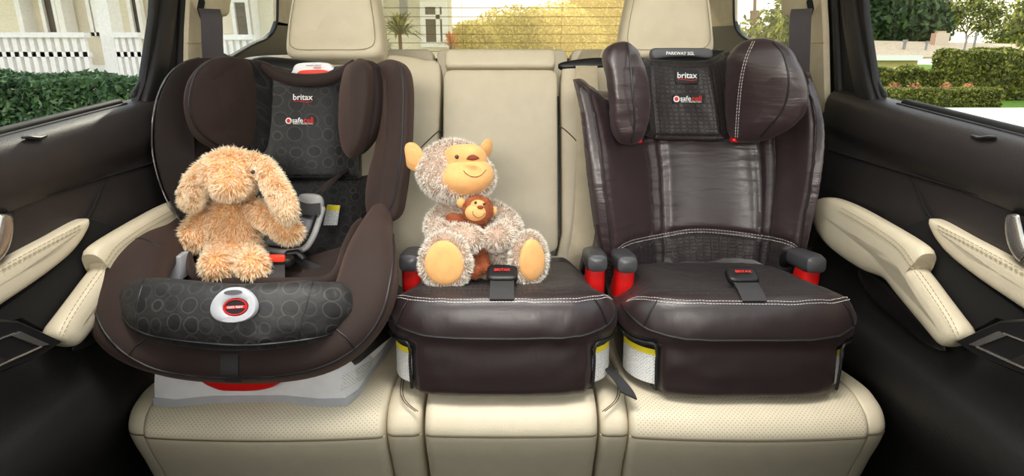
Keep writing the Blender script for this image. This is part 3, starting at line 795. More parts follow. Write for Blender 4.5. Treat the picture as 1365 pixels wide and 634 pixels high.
def booster(O, name, label, arms_label=None, seed=1, yaw=0.0):
    O = V(O)
    RZ = Matrix.Rotation(yaw, 3, 'Z')
    def L(x, y, z): return O+RZ @ (BX*x+BY*y+BZ*z)
    def bp(phi, q, off=0.0, rec=True):
        s_, z = prof(q); cx, cy = math.cos(phi), math.sin(phi)
        x = A_*math.copysign(abs(cx)**(2/PE), cx); y = B_*math.copysign(abs(cy)**(2/PE), cy); x *= 1.055-.10*(y+B_)/.38
        inw = .009*sm(.094, .086, z)*sm(.146, .152, abs(x))*(1 if y < .1 else 1) if rec else 0
        k = s_-inw/A_+off/A_
        # dish on top
        px_, py_ = x*k, y*k
        zz = z
        if rec and abs(px_) > .150: zz = max(zz, .018*sm(.150, .156, abs(px_)))
        if q > 5.5: zz -= .034*sm(.125, .185, abs(px_))*sm(.03, .16, py_+B_)*sm(5.5, 8.0, q)
        if q > 8.5: zz -= .014*sm(0, .17, py_)*(1)
        nn = V((px_*9, py_*9, zz*9+seed)); w_ = noise.noise(nn*4)*.0014+noise.noise(V((nn.x*9, nn.y*3, nn.z*3)))*.0008
        if q > 1.5: zz += w_; 
        return L(px_, B_+py_+w_, zz)
    T = thing(name, label, 'booster seat', O)
    NP = 160; QN = [k*.25 for k in range(0, 53)]
    G = Geo()
    R = [[bp(2*PI*j/NP, q_) for j in range(NP)] for q_ in QN]
    def mf(i, j):
        q_ = QN[min(i, len(QN)-1)]; a = 2*PI*j/NP
        x_ = math.cos(a); y_ = math.sin(a)
        if q_ >= 9.0: return 1
        if q_ < 4.6 and abs(A_*math.copysign(abs(x_)**(2/PE), x_)) > .150: return 2
        return 0
    G.rings(R, 0, mf=mf)
    body = G.build('seat_cover', ['satin', 'emboss', 'black'], T, angle=70)
    body.data.uv_layers[0]
    # lower seam: low in front, rising to the sides
    pts = []
    for k in range(61):
        a = -PI/2+(k/30-1)*math.radians(82); d = abs(k/30-1)
        pts.append(bp(a, qz(.106+.052*d**2.2), .001, False))
    G = Geo(); G.tube(pts, .0019, 6); G.build('lower_seam', 'pipe', body)
    # double white stitching along the front edge
    G = Geo()
    for z_ in (.1625, .1665):
        pts = []
        for k in range(61):
            u = k/30-1; a = -PI/2+u*math.radians(72)
            pts.append(bp(a, qz(z_-.004*abs(u)**3), .0012, False)+BZ*.0012)
        G.stitch(pts, .0036, .0016, .00055)
    G.build('front_stitching', 'white_th', body, label='white double stitching')
    # short upright seams near the corners, apron edge piping
    for s_ in (-1, 1):
        ph0 = -PI/2+s_*math.radians(38)
        G = Geo(); G.tube([bp(ph0+s_*.12*(1-t), qz(.118+.046*t), .0012, False) for t in [k/10 for k in range(11)]], .0014, 6); G.build('corner_seam', 'pipe', body)
        # piping around the cut-out for the label
        def xphi(x): return -PI/2+s_*math.asin(min(1, (1-min(.999, (x/A_))**3.2)**0)) if False else -PI/2
        pts = []
        def phx(x):
            c_ = (x/A_)**(PE/2); return (-math.acos(c_)) if s_ > 0 else -(PI-math.acos(c_))
        for z_ in (.012, .03, .06, .078): pts.append(bp(phx(.1475), qz(z_), .0006, False))
        for x_ in (.152, .165, .18, .192): pts.append(bp(phx(x_), qz(.091), .0006, False))
        pts.append(bp(-.35 if s_ > 0 else -PI+.35, qz(.093), .0006, False)); pts.append(bp(-.1 if s_ > 0 else -PI+.1, qz(.095), .0006, False))
        G = Geo(); G.tube(cat(pts, 5), .0026, 8); G.build('cutout_piping', 'pipe', body)
        # sticker on the plastic base
        rows = []; uvr = []
        N_ = 22; a0, a1 = phx(.153), (-.22 if s_ > 0 else -PI+.22)
        G = Geo(); v, f, uv, mi = [], [], [], []
        cols_ = [a0+(a1-a0)*i/N_ for i in range(N_+1)]; zs = [.018, .036, .054, .0685, .0735, .0785]
        acc = 0
        def lp(a, z, o_=.0012):
            s0 = .985; cx, cy = math.cos(a), math.sin(a)
            x = A_*math.copysign(abs(cx)**(2/PE), cx); y = B_*math.copysign(abs(cy)**(2/PE), cy); x *= 1.055-.10*(y+B_)/.38
            k = s0-.009/A_+o_/A_; return L(x*k, B_+y*k, z)
        for i, a in enumerate(cols_):
            if i: acc += (lp(a, .05)-lp(cols_[i-1], .05)).length
            for z_ in zs: v.append(lp(a, z_)); uv.append((acc*s_, z_))
        H = len(zs)
        fl, fy = [], []
        for i in range(N_):
            for j in range(H-1):
                q_ = [i*H+j, (i+1)*H+j, (i+1)*H+j+1, i*H+j+1]
                if s_ < 0: q_ = q_[::-1]
                (fy if j >= 3 else fl).append(q_)
        b0 = len(G.v); G.v += v; G.uv += uv
        for q_ in fl: G.f.append(q_); G.m.append(0)
        for q_ in fy: G.f.append(q_); G.m.append(1)
        G.build('warning_label', ['label', 'yellow'], T, label='white printed warning label with yellow top band')
    # arms
    for s_ in (-1, 1):
        x = s_*.177
        G = Geo(); G.sweep([L(x, .385, .085), L(x, .365, .120), L(x, .325, .160), L(x, .275, .186), L(x, .235, .194), L(x, .205, .194)], [(.014, .026), (.014, .024), (.014, .019), (.015, .015), (.016, .013), (.016, .013)], up=RZ @ BZ, n=20, e=3, sub=5)
        am = G.build('armrest', 'slate' if False else 'black', T)
        G = Geo(); R_ = []
        for t in range(9):
            f_ = t/8; y_ = .165+.085*f_; hw = .0200+.001*math.sin(PI*f_); top = .214-.002*f_; bot = .175+.004*f_
            if t == 0: hw, top, bot = .010, .203, .186
            if t == 1: hw, top, bot = .0180, .210, .179; y_ = .169
            c_z = (top+bot)/2; hh = (top-bot)/2; rg = []
            for k in range(24):
                a = 2*PI*k/24; cx, cy = math.cos(a), math.sin(a); e_ = 3.4
                rg.append(L(x+hw*math.copysign(abs(cx)**(2/e_), cx), y_, c_z+hh*math.copysign(abs(cy)**(2/e_), cy)))
            R_.append(rg)
        G.rings(R_); G.build('arm_cap', 'cap', am, label='grey rounded arm cap')
        G = Geo(); G.sweep([L(x, .235, .085), L(x, .225, .125), L(x, .208, .155), L(x, .202, .184)], [(.0215, .042), (.0205, .036), (.0185, .028), (.0180, .024)], up=RZ @ BY, n=20, e=3.4, sub=4, round_ends=False)
        G.build('arm_post', 'red', am, label='red belt guide under the arm cap')
    # strap with a rubber tab
    G = Geo(); ribbon(G, [L(0, .012, .168), L(0, .030, .179), L(0, .052, .187), L(0, .075, .192)], .040, RZ @ BX, .002)
    st = G.build('adjuster_strap', 'blk_web', T)
    G = Geo(); G.rbox(L(0, .072, .196), (.0265, .019, .0085), 4.5, rot=Matrix((RZ @ BX, RZ @ (BY*.8+BZ*.45).normalized(), RZ @ (BZ*.8-BY*.45).normalized())).transposed()); G.build('strap_tab', 'black', st)
    nrm_up = RZ @ (BY*.8+BZ*.45).normalized()
    textmesh('BRITAX', .027, L(0, .0665, .2052), RZ @ BX, nrm_up, 'rtext', 'tab_lettering', st, .0005, bold=.02)
    return T, L, body
b1 = booster((-.0165, .868, .455), 'backless_booster', 'dark satin booster cushion on the middle of the bench, the plush monkey sitting on it', seed=2)
b2, L2, body2 = booster((.394, .868, .452), 'high_back_booster', 'dark satin high-backed booster with winged headrest on the right of the bench', seed=5)
HB = b2
# ---- high back: torso
tor = [
 [(770, 112, 1.205), (784, 112, 1.225), (806, 128, 1.27), (868, 128, 1.365), (925, 122, 1.38), (985, 125, 1.365), (1048, 118, 1.27), (1070, 102, 1.225), (1082, 104, 1.205)],
 [(781, 160, 1.185), (796, 162, 1.205), (816, 170, 1.25), (870, 175, 1.34), (925, 172, 1.355), (992, 175, 1.34), (1055, 165, 1.25), (1080, 150, 1.205), (1096, 150, 1.185)],
 [(787, 205, 1.165), (804, 207, 1.19), (826, 215, 1.235), (875, 215, 1.318), (928, 213, 1.33), (998, 215, 1.318), (1056, 210, 1.235), (1083, 200, 1.19), (1099, 195, 1.165)],
 [(793, 255, 1.15), (811, 258, 1.18), (832, 262, 1.22), (878, 260, 1.295), (930, 258, 1.305), (1002, 260, 1.295), (1052, 258, 1.22), (1078, 250, 1.18), (1093, 248, 1.15)],
 [(800, 305, 1.15), (818, 308, 1.175), (838, 312, 1.205), (880, 312, 1.27), (932, 308, 1.28), (1003, 312, 1.27), (1044, 310, 1.205), (1067, 304, 1.175), (1082, 300, 1.15)],
 [(808, 350, 1.16), (825, 352, 1.175), (845, 356, 1.20), (882, 356, 1.25), (935, 352, 1.258), (1000, 356, 1.25), (1035, 354, 1.20), (1058, 350, 1.175), (1072, 348, 1.16)],
 [(818, 400, 1.175), (832, 402, 1.185), (850, 404, 1.20), (884, 404, 1.235), (937, 402, 1.24), (998, 404, 1.235), (1026, 402, 1.20), (1047, 400, 1.185), (1060, 398, 1.175)],
]
us = [.345, .385, .66, .70]
def tpuff(u, v):
    ed = sm(0, .05, u)*sm(0, .05, 1-u)*sm(0, .05, v)
    f = .016*ed
    for s_ in us: f *= 1-.75*math.exp(-((u-s_)/.012)**2)
    av = .665+.10*((u-.5)/.4)**2
    f *= 1-.7*math.exp(-((v-av)/.016)**2)
    f *= 1-.25*math.exp(-((u-.07)/.02)**2)-.25*math.exp(-((u-.93)/.02)**2)
    near = min([abs(u-s_) for s_ in us]+[abs(u-.03), abs(u-.97)])
    wr = noise.noise(V((u*6, v*46, 1)))*.0026*math.exp(-(near/.05)**2)+noise.noise(V((u*5, v*4, 4)))*.0030
    wr += noise.noise(V((u*30, v*6, 9)))*.0016*math.exp(-((v-av)/.06)**2)
    return f+wr
TS = Surf(grid(tor), tpuff)
G = Geo(); TS.solid(G, 120, 90, V((0, .045, .004)), edge=1.0, mf=lambda u, v: 1 if v > .665+.10*((u-.5)/.4)**2 else 0)
tp = G.build('backrest', ['satin_w', 'emboss'], HB, angle=80, label='winged satin backrest with gathered side seams')
for k, s_ in enumerate(us):
    G = Geo(); G.tube([TS(s_, v/50, .0006) for v in range(2, 50)], .0011, 6); G.build('upright_seam', 'pipe', tp)
G = Geo()
for dv in (-.008, .006): G.stitch([TS(.09+.82*k/60, .665+dv+.10*((.09+.82*k/60-.5)/.4)**2, .001) for k in range(61)], .0045, .002, .0007)
G.build('arched_stitching', 'white_th', tp, label='white arched double stitching')
for uu in (.035, .965):
    G = Geo(); G.tube([TS(uu, v/50, .001) for v in range(1, 50)], .0016, 6); G.build('wing_piping', 'pipe', tp)
# rigid shell behind, standing on the booster base
G = Geo(); G.sweep(P([(925, 80, 1.45), (928, 150, 1.425), (930, 250, 1.385), (932, 340, 1.34), (934, 400, 1.30)]), [(.09, .02), (.12, .025), (.13, .025), (.13, .03), (.12, .03)], up=V((0, 1, .2)), n=28, e=4, sub=5)
G.build('back_shell', 'black', HB)
# headrest centre
hc = [
 [(850, 72, 1.30), (866, 80, 1.345), (905, 84, 1.355), (944, 82, 1.345), (972, 68, 1.30)],
 [(853, 105, 1.285), (868, 110, 1.332), (908, 112, 1.34), (950, 110, 1.332), (978, 105, 1.285)],
 [(857, 145, 1.27), (872, 150, 1.318), (914, 150, 1.325), (956, 150, 1.318), (980, 145, 1.27)],
 [(861, 180, 1.26), (876, 184, 1.305), (918, 185, 1.312), (960, 185, 1.305), (984, 182, 1.26)],
]
def hpuff(u, v): 
    return .012*sm(0, .1, v)*sm(0, .06, 1-v)*(1-.8*math.exp(-((u-.2)/.02)**2))*(1-.8*math.exp(-((u-.78)/.02)**2))+noise.noise(V((u*9, v*3, 2)))*.002+noise.noise(V((u*30, v*3, 5)))*.0015*math.exp(-(v/.12)**2)
HS = Surf(grid(hc), hpuff)
G = Geo(); HS.solid(G, 60, 40, V((0, .03, 0)), edge=.8)
hp = G.build('headrest', 'emboss', HB, angle=80, label='headrest pad with embossed squares and two logo patches')
for uu in (.2, .78):
    G = Geo(); G.tube([HS(uu, v/20, .001) for v in range(1, 20)], .0014, 6); G.build('pad_seam', 'pipe', hp)
G = Geo(); G.sweep([HS(.22+.58*k/8, .99, .004) for k in range(9)], [(.004, .006)]*9, n=12); G.build('lower_roll', 'emboss', hp)
# headrest wings
lw = P([(808, 78, 1.15), (812, 62, 1.16), (824, 56, 1.17), (838, 57, 1.18), (852, 72, 1.20), (861, 100, 1.21), (866, 135, 1.21), (862, 168, 1.20), (852, 188, 1.19), (838, 193, 1.17), (827, 188, 1.155), (819, 165, 1.145), (818, 130, 1.14), (813, 100, 1.145)])
def wv(p): n_ = noise.noise(V((p.x*25, p.y*25, p.z*60))); return p+V((.0016*n_, -.0022*n_, 0))
G = Geo(); G.pillow(lw, V((.25, -1, .1)), .020, .06, spine=P([(833, 78, 1.17), (840, 120, 1.175), (842, 165, 1.17)]), e=2.2, warp=wv, K=12, N=96)
lwo = G.build('headrest_wing', 'satin_w', HB, angle=80, label='narrow left headrest wing seen edge on')
G = Geo(); G.tube(cat(P([(836, 57, 1.158), (840, 80, 1.142), (843, 120, 1.136), (846, 160, 1.142), (842, 190, 1.155)]), 8), .0018, 6); G.build('wing_seam', 'pipe', lwo)
rw = P([(968, 96, 1.26), (972, 74, 1.25), (986, 58, 1.23), (1008, 51, 1.205), (1030, 53, 1.18), (1052, 64, 1.16), (1068, 88, 1.145), (1077, 115, 1.14), (1077, 140, 1.14), (1064, 162, 1.15), (1045, 176, 1.165), (1020, 187, 1.19), (995, 190, 1.215), (976, 186, 1.245), (968, 165, 1.262), (966, 130, 1.268)])
G = Geo(); G.pillow(rw, V((-.55, -1, .1)), .034, .05, spine=P([(1000, 90, 1.21), (1030, 105, 1.175), (1020, 145, 1.19)]), e=2.2, warp=wv, K=12, N=110)
rwo = G.build('headrest_wing', 'satin_w', HB, angle=80, label='large right headrest wing with its broad inner face showing')
def on_right(px, py, lift=.001):     # point on the wing, found by casting a ray at the mesh
    return px, py
from mathutils.bvhtree import BVHTree
def cast(o, px, py, lift=.001):
    bv = BV.get(o.name)
    if bv is None:
        off = OFF[o.name]; bv = BVHTree.FromPolygons([v.co+off for v in o.data.vertices], [p.vertices[:] for p in o.data.polygons]); BV[o.name] = bv
    r = ray(px, py).normalized(); h, n_, i_, d_ = bv.ray_cast(V((0, 0, CZ)), r)
    return (h-r*lift) if h is not None else None
BV = {}
def on(o, pts, lift=.001, sub=6):
    out = []
    for x, y in [(p.x, p.y) for p in cat([V((a, b)) for a, b in pts], sub)]:
        h = cast(o, x, y, lift)
        if h is not None: out.append(h)
    return out
G = Geo(); 
for d_ in (0, 3): G.stitch(on(rwo, [(1003+d_, 55), (993+d_, 78), (986+d_, 110), (982+d_, 150), (980+d_, 184)]), .0042, .002, .0006)
G.build('wing_stitching', 'white_th', rwo)
G = Geo(); G.tube(on(rwo, [(1030, 56), (1044, 72), (1051, 100), (1050, 125), (1042, 148), (1028, 166), (1014, 182)]), .0018, 6); G.build('wing_seam', 'pipe', rwo)
# handle bar
G = Geo(); hb_ = P([(868, 66, 1.385), (884, 64.5, 1.385), (920, 64.5, 1.385), (946, 66, 1.385), (946, 78, 1.385), (920, 76, 1.385), (890, 77, 1.385), (870, 79, 1.385)])
G.pillow(hb_, V((0, -1, .2)), .010, .02, e=4.5, N=60, K=6, spine=P([(880, 72, 1.385), (935, 71, 1.385)])); hbo = G.build('headrest_handle', 'slate', HB, label='grey headrest height handle with white lettering')
textmesh('PARKWAY SGL', .062, cast(hbo, 907, 71, .0006), V((1, 0, -.015)), V((0, .2, 1)), 'wtext', 'handle_lettering', hbo, .0006, bold=.02)
# red glimpses under the wings
G = Geo(); G.rbox(at(846, 187, 1.20), (.014, .012, .005), 4); G.build('adjuster_button', 'red', HB, label='red headrest adjuster showing under the left wing')
G = Geo(); G.rbox(at(985, 186, 1.235), (.018, .012, .005), 4); G.build('adjuster_button', 'red', HB, label='red headrest adjuster showing under the right wing')
# logos
def logos(o, cx, cy1, cy2, patch1, k=1.0, tilt=0.0, patches=True):
    up = V((0, .3, 1)).normalized(); rt = V((1, 0, tilt)).normalized()
    c = cast(o, cx, cy1, .003); 
    s = (c.y)/F*1.02*k
    nn = rt.cross(up).normalized()
    if patches:
        G = Geo(); G.plate([c+rt*x*s+up*y*s for x, y in rrect(-15, 15, -9, 8, 3, 3)], -nn*.006, bev=.0006); pt = G.build('logo_patch', 'patch', o)
    else: pt = o
    textmesh('britax', 25*s, c+nn*.0007+up*1.5*s, rt, up, 'wtext', 'logo_lettering', pt, .0006, bold=.012)
    G = Geo(); a = [c+nn*.001+rt*x*s+up*y*s for x, y in ((-12, -4.2), (-6, -3.6), (0, -4.3), (6, -5.0), (12, -4.0))]
    G.sweep(cat(a, 4), [(.0004, .0007*k)]*17, up=up, n=8); G.build('logo_swoosh', 'rtext', pt)
    c = cast(o, cx+ (2 if patches else -3), cy2, .003)
    if patches:
        G = Geo(); G.plate([c+rt*x*s+up*y*s for x, y in rrect(-20, 20, -5.5, 5.5, 1.5, 3)], -nn*.006, bev=.0004); pt = G.build('logo_patch', 'patch', o)
    G = Geo(); G.plate([c+nn*.0008+rt*(-15.5+4*math.cos(a))*s+up*(4*math.sin(a))*s for a in [2*PI*i/20 for i in range(20)]], -nn*.0006); G.build('logo_disc', 'wtext', pt)
    G = Geo(); G.plate([c+nn*.0013+rt*(-15.5+2.4*math.cos(a))*s+up*(-.3+2.4*math.sin(a)*(1.25 if math.sin(a) > 0 else 1))*s for a in [2*PI*i/20 for i in range(20)]], -nn*.0004); G.build('logo_drop', 'rtext', pt)
    textmesh('safe', 13.5*s, c+nn*.0007+rt*-4*s+up*.8*s, rt, up, 'wtext', 'logo_lettering', pt, .0006, bold=.012)
    textmesh('cell', 12.5*s, c+nn*.0007+rt*10*s+up*.8*s, rt, up, 'rtext', 'logo_lettering', pt, .0006, bold=.012)
    textmesh('IMPACT PROTECTION', 25*s, c+nn*.0007+rt*3*s+up*-3.7*s, rt, up, 'wtext', 'logo_lettering', pt, .0005)
logos(hp, 916, 102, 132, True)

# ============================================================ convertible child seat on the left
CS = thing('convertible_child_seat', 'large brown and black patterned child seat on the left of the bench, white base', 'child seat', at(350, 540, 1.0))
# base
def off(o): return OFF[o.name]
bt = [(-.60, .0)]
def ringz(pts, z): return [V((p[0], p[1], z)) for p in pts]
xL, xR = at(199, 536, .885).x, at(476, 536, .885).x
def basering(z, ins, x1=0):
    yf = .872; q_ = []
    for x, y in ((xL+.004, 1.28), (xL, 1.1), (xL, yf+.03), (xL+.012, yf+.006), (xL+.05, yf), (xL+.10, yf+.010), (xL+.16, yf+.012), (xR-.12, yf+.012), (xR-.06, yf+.002), (xR-.015, yf+.004), (xR, yf+.03), (xR+.01, 1.1), (xR+.01, 1.28)):
        cx = (xL+xR)/2; q_.append(V((x-(x-cx)*ins*.12, y+ins*.02 if y < 1.2 else y, z)))
    return q_
G = Geo(); Rb = []
def zb(y): return .4385-max(0, y-.93)*.115
rb = []
for h_, i_ in ((.0, .0), (.003, -.02), (.012, -.02), (.015, .0)):
    rb.append([V((p.x, p.y, zb(p.y)+h_)) for p in basering(0, i_)])
G.rings(rb); G.build('base_lip', 'grey_pl', CS, angle=50)
G = Geo(); rb = []
for h_, i_ in ((.014, .1), (.03, .18), (.05, .3), (.07, .5), (.09, .9), (.12, 1.4)):
    rb.append([V((p.x, p.y, zb(p.y)+h_)) for p in basering(0, i_)])
G.rings(rb); base = G.build('base', 'white_pl', CS, angle=50, label='white plastic base')
# printed label on the base side
lab = [cast(base, *p, .0012) for p in ((454, 520), (494, 488), (498, 468), (456, 497))]
if all(lab):
    G = Geo(); v = []; uv = []
    n_ = 12
    for j in range(n_+1):
        for i in range(n_+1):
            px = (454*(1-i/n_)+494*(i/n_))*(1-j/n_)+(456*(1-i/n_)+498*(i/n_))*(j/n_); py = (522*(1-i/n_)+500*(i/n_))*(1-j/n_)+(500*(1-i/n_)+478*(i/n_))*(j/n_)
            h = cast(base, px, py, .0012)
            if h is None: h = v[-1] if v else lab[0]
            v.append(h); uv.append((i/n_*.07, j/n_*.03))
    G.add(v, [[j*(n_+1)+i, j*(n_+1)+i+1, (j+1)*(n_+1)+i+1, (j+1)*(n_+1)+i] for j in range(n_) for i in range(n_)], 0, uv); G.build('printed_label', 'label', base, label='grey printed label')
G = Geo(); G.pillow(P([(268, 505, .870), (300, 501, .868), (345, 501, .868), (376, 505, .870), (366, 514, .870), (345, 519, .868), (318, 520, .866), (292, 518, .868)]), V((0, -1, .1)), .008, .02, e=3, N=50, K=6, spine=P([(300, 510, .868), (345, 510, .868)])); G.build('recline_lever', 'red', CS, label='red recline lever')
# inner seat bucket
bk_ = [
 [(322, 84, 1.30), (350, 86, 1.335), (400, 96, 1.35), (445, 90, 1.335), (474, 84, 1.30)],
 [(322, 130, 1.285), (350, 130, 1.325), (400, 130, 1.335), (448, 130, 1.325), (476, 130, 1.285)],
 [(322, 190, 1.265), (352, 190, 1.305), (402, 190, 1.31), (450, 190, 1.305), (478, 190, 1.265)],
 [(325, 238, 1.25), (354, 240, 1.285), (404, 240, 1.29), (450, 240, 1.285), (478, 238, 1.25)],
]
def bpuff(u, v): return .010*sm(0, .05, v)*sm(0, .05, 1-v)*(1-.9*math.exp(-((u-.20)/.02)**2))+noise.noise(V((u*5, v*5, 3)))*.0015
BS = Surf(grid(bk_), bpuff)
G = Geo(); BS.solid(G, 50, 50, V((0, .03, 0)), edge=.4)
bpad = G.build('back_pad', 'circles', CS, angle=80, label='black back pad patterned with discs')
G = Geo(); G.tube([BS(.20, v/20, .001) for v in range(1, 21)], .0016, 6); G.tube([BS(.20+.8*k/20, .975, .001) for k in range(21)], .0018, 6); G.build('pad_piping', 'pipe', bpad)
lb = [
 [(280, 236, 1.27), (330, 238, 1.29), (400, 240, 1.30), (460, 238, 1.29), (505, 230, 1.27)],
 [(265, 280, 1.23), (330, 280, 1.265), (400, 282, 1.27), (460, 280, 1.265), (505, 275, 1.22)],
 [(258, 320, 1.19), (330, 325, 1.225), (400, 327, 1.23), (460, 325, 1.225), (500, 315, 1.18)],
 [(255, 350, 1.08), (320, 362, 1.10), (400, 365, 1.10), (455, 362, 1.09), (495, 345, 1.06)],
 [(250, 378, .97), (320, 392, .97), (400, 394, .97), (455, 390, .97), (480, 375, .97)],
]
LS = Surf(grid(lb), None)
G = Geo(); LS.solid(G, 40, 40, V((0, .02, -.03)), edge=.2); G.build('lower_pad', 'circles', CS, angle=80)
# black shell filling behind and below
G = Geo(); G.sweep(P([(390, 96, 1.42), (388, 180, 1.40), (385, 260, 1.36), (382, 330, 1.29)])+[V((-.37, 1.16, .53)), V((-.37, 1.02, .51)), V((-.375, .93, .505))], [(.10, .03), (.16, .035), (.17, .04), (.17, .045), (.17, .035), (.15, .03), (.12, .025)], up=[V((0, 1, .1))]*3+[V((0, .8, .5))]+[V((0, .1, 1))]*3 if False else V((0, .5, .8)), n=28, e=3.5)
G.build('shell', 'black', CS)
# outer side wings
ow = P([(268, 77, 1.24), (246, 84, 1.19), (226, 102, 1.15), (212, 132, 1.125), (206, 170, 1.11), (208, 212, 1.10), (222, 258, 1.095), (245, 294, 1.09), (268, 305, 1.11), (292, 290, 1.15), (300, 240, 1.20), (300, 180, 1.24), (300, 120, 1.27), (292, 82, 1.27)])
G = Geo(); G.pillow(ow, V((.45, -1, .1)), .012, .05, spine=P([(262, 105, 1.20), (252, 180, 1.16), (262, 260, 1.13)]), e=2.3, N=110, K=10)
wl_ = G.build('side_wing', 'knit_d', CS, angle=80, label='left padded side wing with glinting edge piping')
G = Geo(); G.tube(cat([p+V((0, -.008, 0)) for p in ow[:9]], 8), .0016, 8); G.build('edge_piping', 'pipe_sh', wl_)
ow2 = P([(494, 92, 1.24), (505, 84, 1.21), (520, 79, 1.18), (536, 86, 1.145), (544, 110, 1.125), (545, 150, 1.115), (542, 210, 1.10), (536, 260, 1.095), (528, 292, 1.09), (508, 296, 1.10), (492, 286, 1.12), (488, 262, 1.14), (492, 230, 1.17), (502, 190, 1.20), (504, 130, 1.23)])
G = Geo(); G.pillow(ow2, V((-.35, -1, .1)), .016, .05, spine=P([(522, 105, 1.17), (522, 180, 1.15), (512, 270, 1.115)]), e=2.3, N=110, K=10)
wr_ = G.build('side_wing', 'knit', CS, angle=80, label='right padded side wing with black edge seam')
G = Geo(); G.tube(on(wr_, [(534, 86), (537, 110), (537, 150), (534, 210), (526, 262), (512, 292)], .0008, 8), .002, 6); G.build('edge_piping', 'pipe', wr_)
# head wings
hw1 = P([(262, 92, 1.14), (283, 78, 1.16), (312, 76, 1.20), (334, 84, 1.25), (342, 110, 1.28), (344, 150, 1.28), (338, 188, 1.26), (322, 204, 1.23), (298, 203, 1.18), (268, 190, 1.13), (252, 170, 1.11), (245, 140, 1.105), (249, 112, 1.115)])
G = Geo(); G.pillow(hw1, V((.35, -1, .1)), .024, .06, spine=P([(285, 108, 1.17), (305, 140, 1.19), (300, 175, 1.19)]), e=2.5, N=110, K=11)
h1 = G.build('head_wing', 'knit', CS, angle=80, label='broad left head wing')
G = Geo(); 
G.tube(on(h1, [(282, 80), (264, 94), (255, 115), (252, 140), (260, 166), (276, 184), (300, 198)], .0008, 8), .0018, 6); G.build('wing_seam', 'pipe', h1)
# patterned gusset between the left head wing and the back pad
G = Geo(); G.pillow(P([(308, 78, 1.235), (332, 79, 1.25), (356, 86, 1.30), (362, 130, 1.315), (358, 190, 1.30), (340, 215, 1.27), (332, 190, 1.25), (330, 140, 1.25), (322, 100, 1.235)]), V((.4, -1, .1)), .012, .03, e=2.6, spine=P([(340, 105, 1.28), (345, 185, 1.28)]), N=80); G.build('wing_gusset', 'circles', CS, angle=80)
hw2b = P([(474, 84, 1.22), (488, 80, 1.19), (500, 86, 1.17), (506, 110, 1.16), (505, 150, 1.155), (496, 185, 1.16), (480, 206, 1.18), (470, 200, 1.2), (470, 140, 1.22)])
G = Geo(); G.pillow(hw2b, V((-.3, -1, .1)), .014, .04, e=2.4, spine=P([(488, 105, 1.185), (486, 175, 1.18)]), N=90); h2b = G.build('head_wing', 'knit_d', CS, angle=80, label='darker rear layer of the right head wing')
hw2 = P([(461, 92, 1.20), (470, 83, 1.17), (482, 80, 1.15), (491, 90, 1.135), (493, 125, 1.125), (488, 165, 1.125), (480, 196, 1.13), (470, 211, 1.145), (459, 200, 1.17), (453, 170, 1.19), (454, 125, 1.205)])
G = Geo(); G.pillow(hw2, V((-.25, -1, .1)), .020, .05, e=2.3, spine=P([(474, 105, 1.155), (472, 185, 1.15)]), N=90); h2_ = G.build('head_wing', 'knit', CS, angle=80, label='narrow right head wing with satin sheen')
# top edge band, red and white handle behind
G = Geo(); G.sweep(P([(330, 84, 1.285), (352, 88, 1.285), (368, 99, 1.285), (390, 105, 1.285), (416, 106, 1.285), (440, 103, 1.285), (456, 95, 1.285), (470, 82, 1.285)]), [(.006, .004), (.008, .009), (.008, .0115), (.008, .012), (.008, .012), (.008, .011), (.008, .009), (.006, .004)], up=V((0, .1, 1)), n=16, sub=5)
G.build('top_band', 'knit', CS, label='curved brown band across the top')
G = Geo(); G.pillow(P([(391, 94, 1.335), (394, 87, 1.335), (403, 84, 1.335), (425, 83, 1.335), (440, 85, 1.335), (446, 92, 1.335), (444, 101, 1.335), (392, 101, 1.335)]), V((0, -1, .1)), .008, .012, e=4, N=50, K=6, spine=P([(405, 93, 1.335), (432, 93, 1.335)])); th = G.build('height_handle', 'white_pl', CS, label='white harness height handle with red insert')
G = Geo(); G.pillow(P([(398, 100, 1.325), (400, 94.5, 1.325), (418, 93, 1.325), (436, 94, 1.325), (440, 100, 1.325), (420, 103, 1.325)]), V((0, -1, .1)), .004, .004, e=4, N=40, K=5, spine=P([(408, 97, 1.325), (430, 97, 1.325)])); G.build('handle_insert', 'orange', th)
textmesh('HARNESS HEIGHT', .032, at(418, 87.2, 1.3225), V((1, 0, 0)), V((0, .1, 1)), 'slate', 'handle_lettering', th, .0004)
textmesh('ADJUST', .017, at(423, 90.6, 1.322), V((1, 0, 0)), V((0, .1, 1)), 'rtext', 'handle_lettering', th, .0004, bold=.02)
logos(bpad, 404, 131, 161, False, 1.0, patches=False)
# U-shaped seat rim
rimp = P([(266, 300, 1.12), (232, 318, 1.07), (196, 336, 1.00), (172, 366, .93), (168, 404, .885), (186, 442, .862), (235, 472, .855), (310, 484, .853), (390, 479, .855), (440, 458, .865), (470, 425, .885), (488, 388, .92), (496, 345, .98), (502, 312, 1.05), (508, 290, 1.10)])
rimr = [(.030, .022), (.042, .030), (.054, .038), (.058, .042), (.058, .042), (.050, .038), (.036, .036), (.030, .036), (.032, .036), (.040, .038), (.048, .040), (.050, .042), (.044, .044), (.030, .038), (.022, .028)]
rup = V((0, -.72, .70))
G = Geo(); G.sweep(rimp, rimr, up=rup, n=32, e=2.5, sub=6)
rim = G.build('seat_rim', 'knit', CS, angle=80, label='thick padded brown seat rim')
G = Geo(); G.tube(on(rim, [(126, 372), (124, 395), (128, 418), (142, 446), (168, 472), (208, 492), (260, 501), (310, 503), (370, 501), (420, 492), (460, 474), (490, 448), (510, 415), (519, 380), (524, 345), (524, 312)], .0005, 6), .0022, 8); G.build('edge_piping', 'pipe', rim)
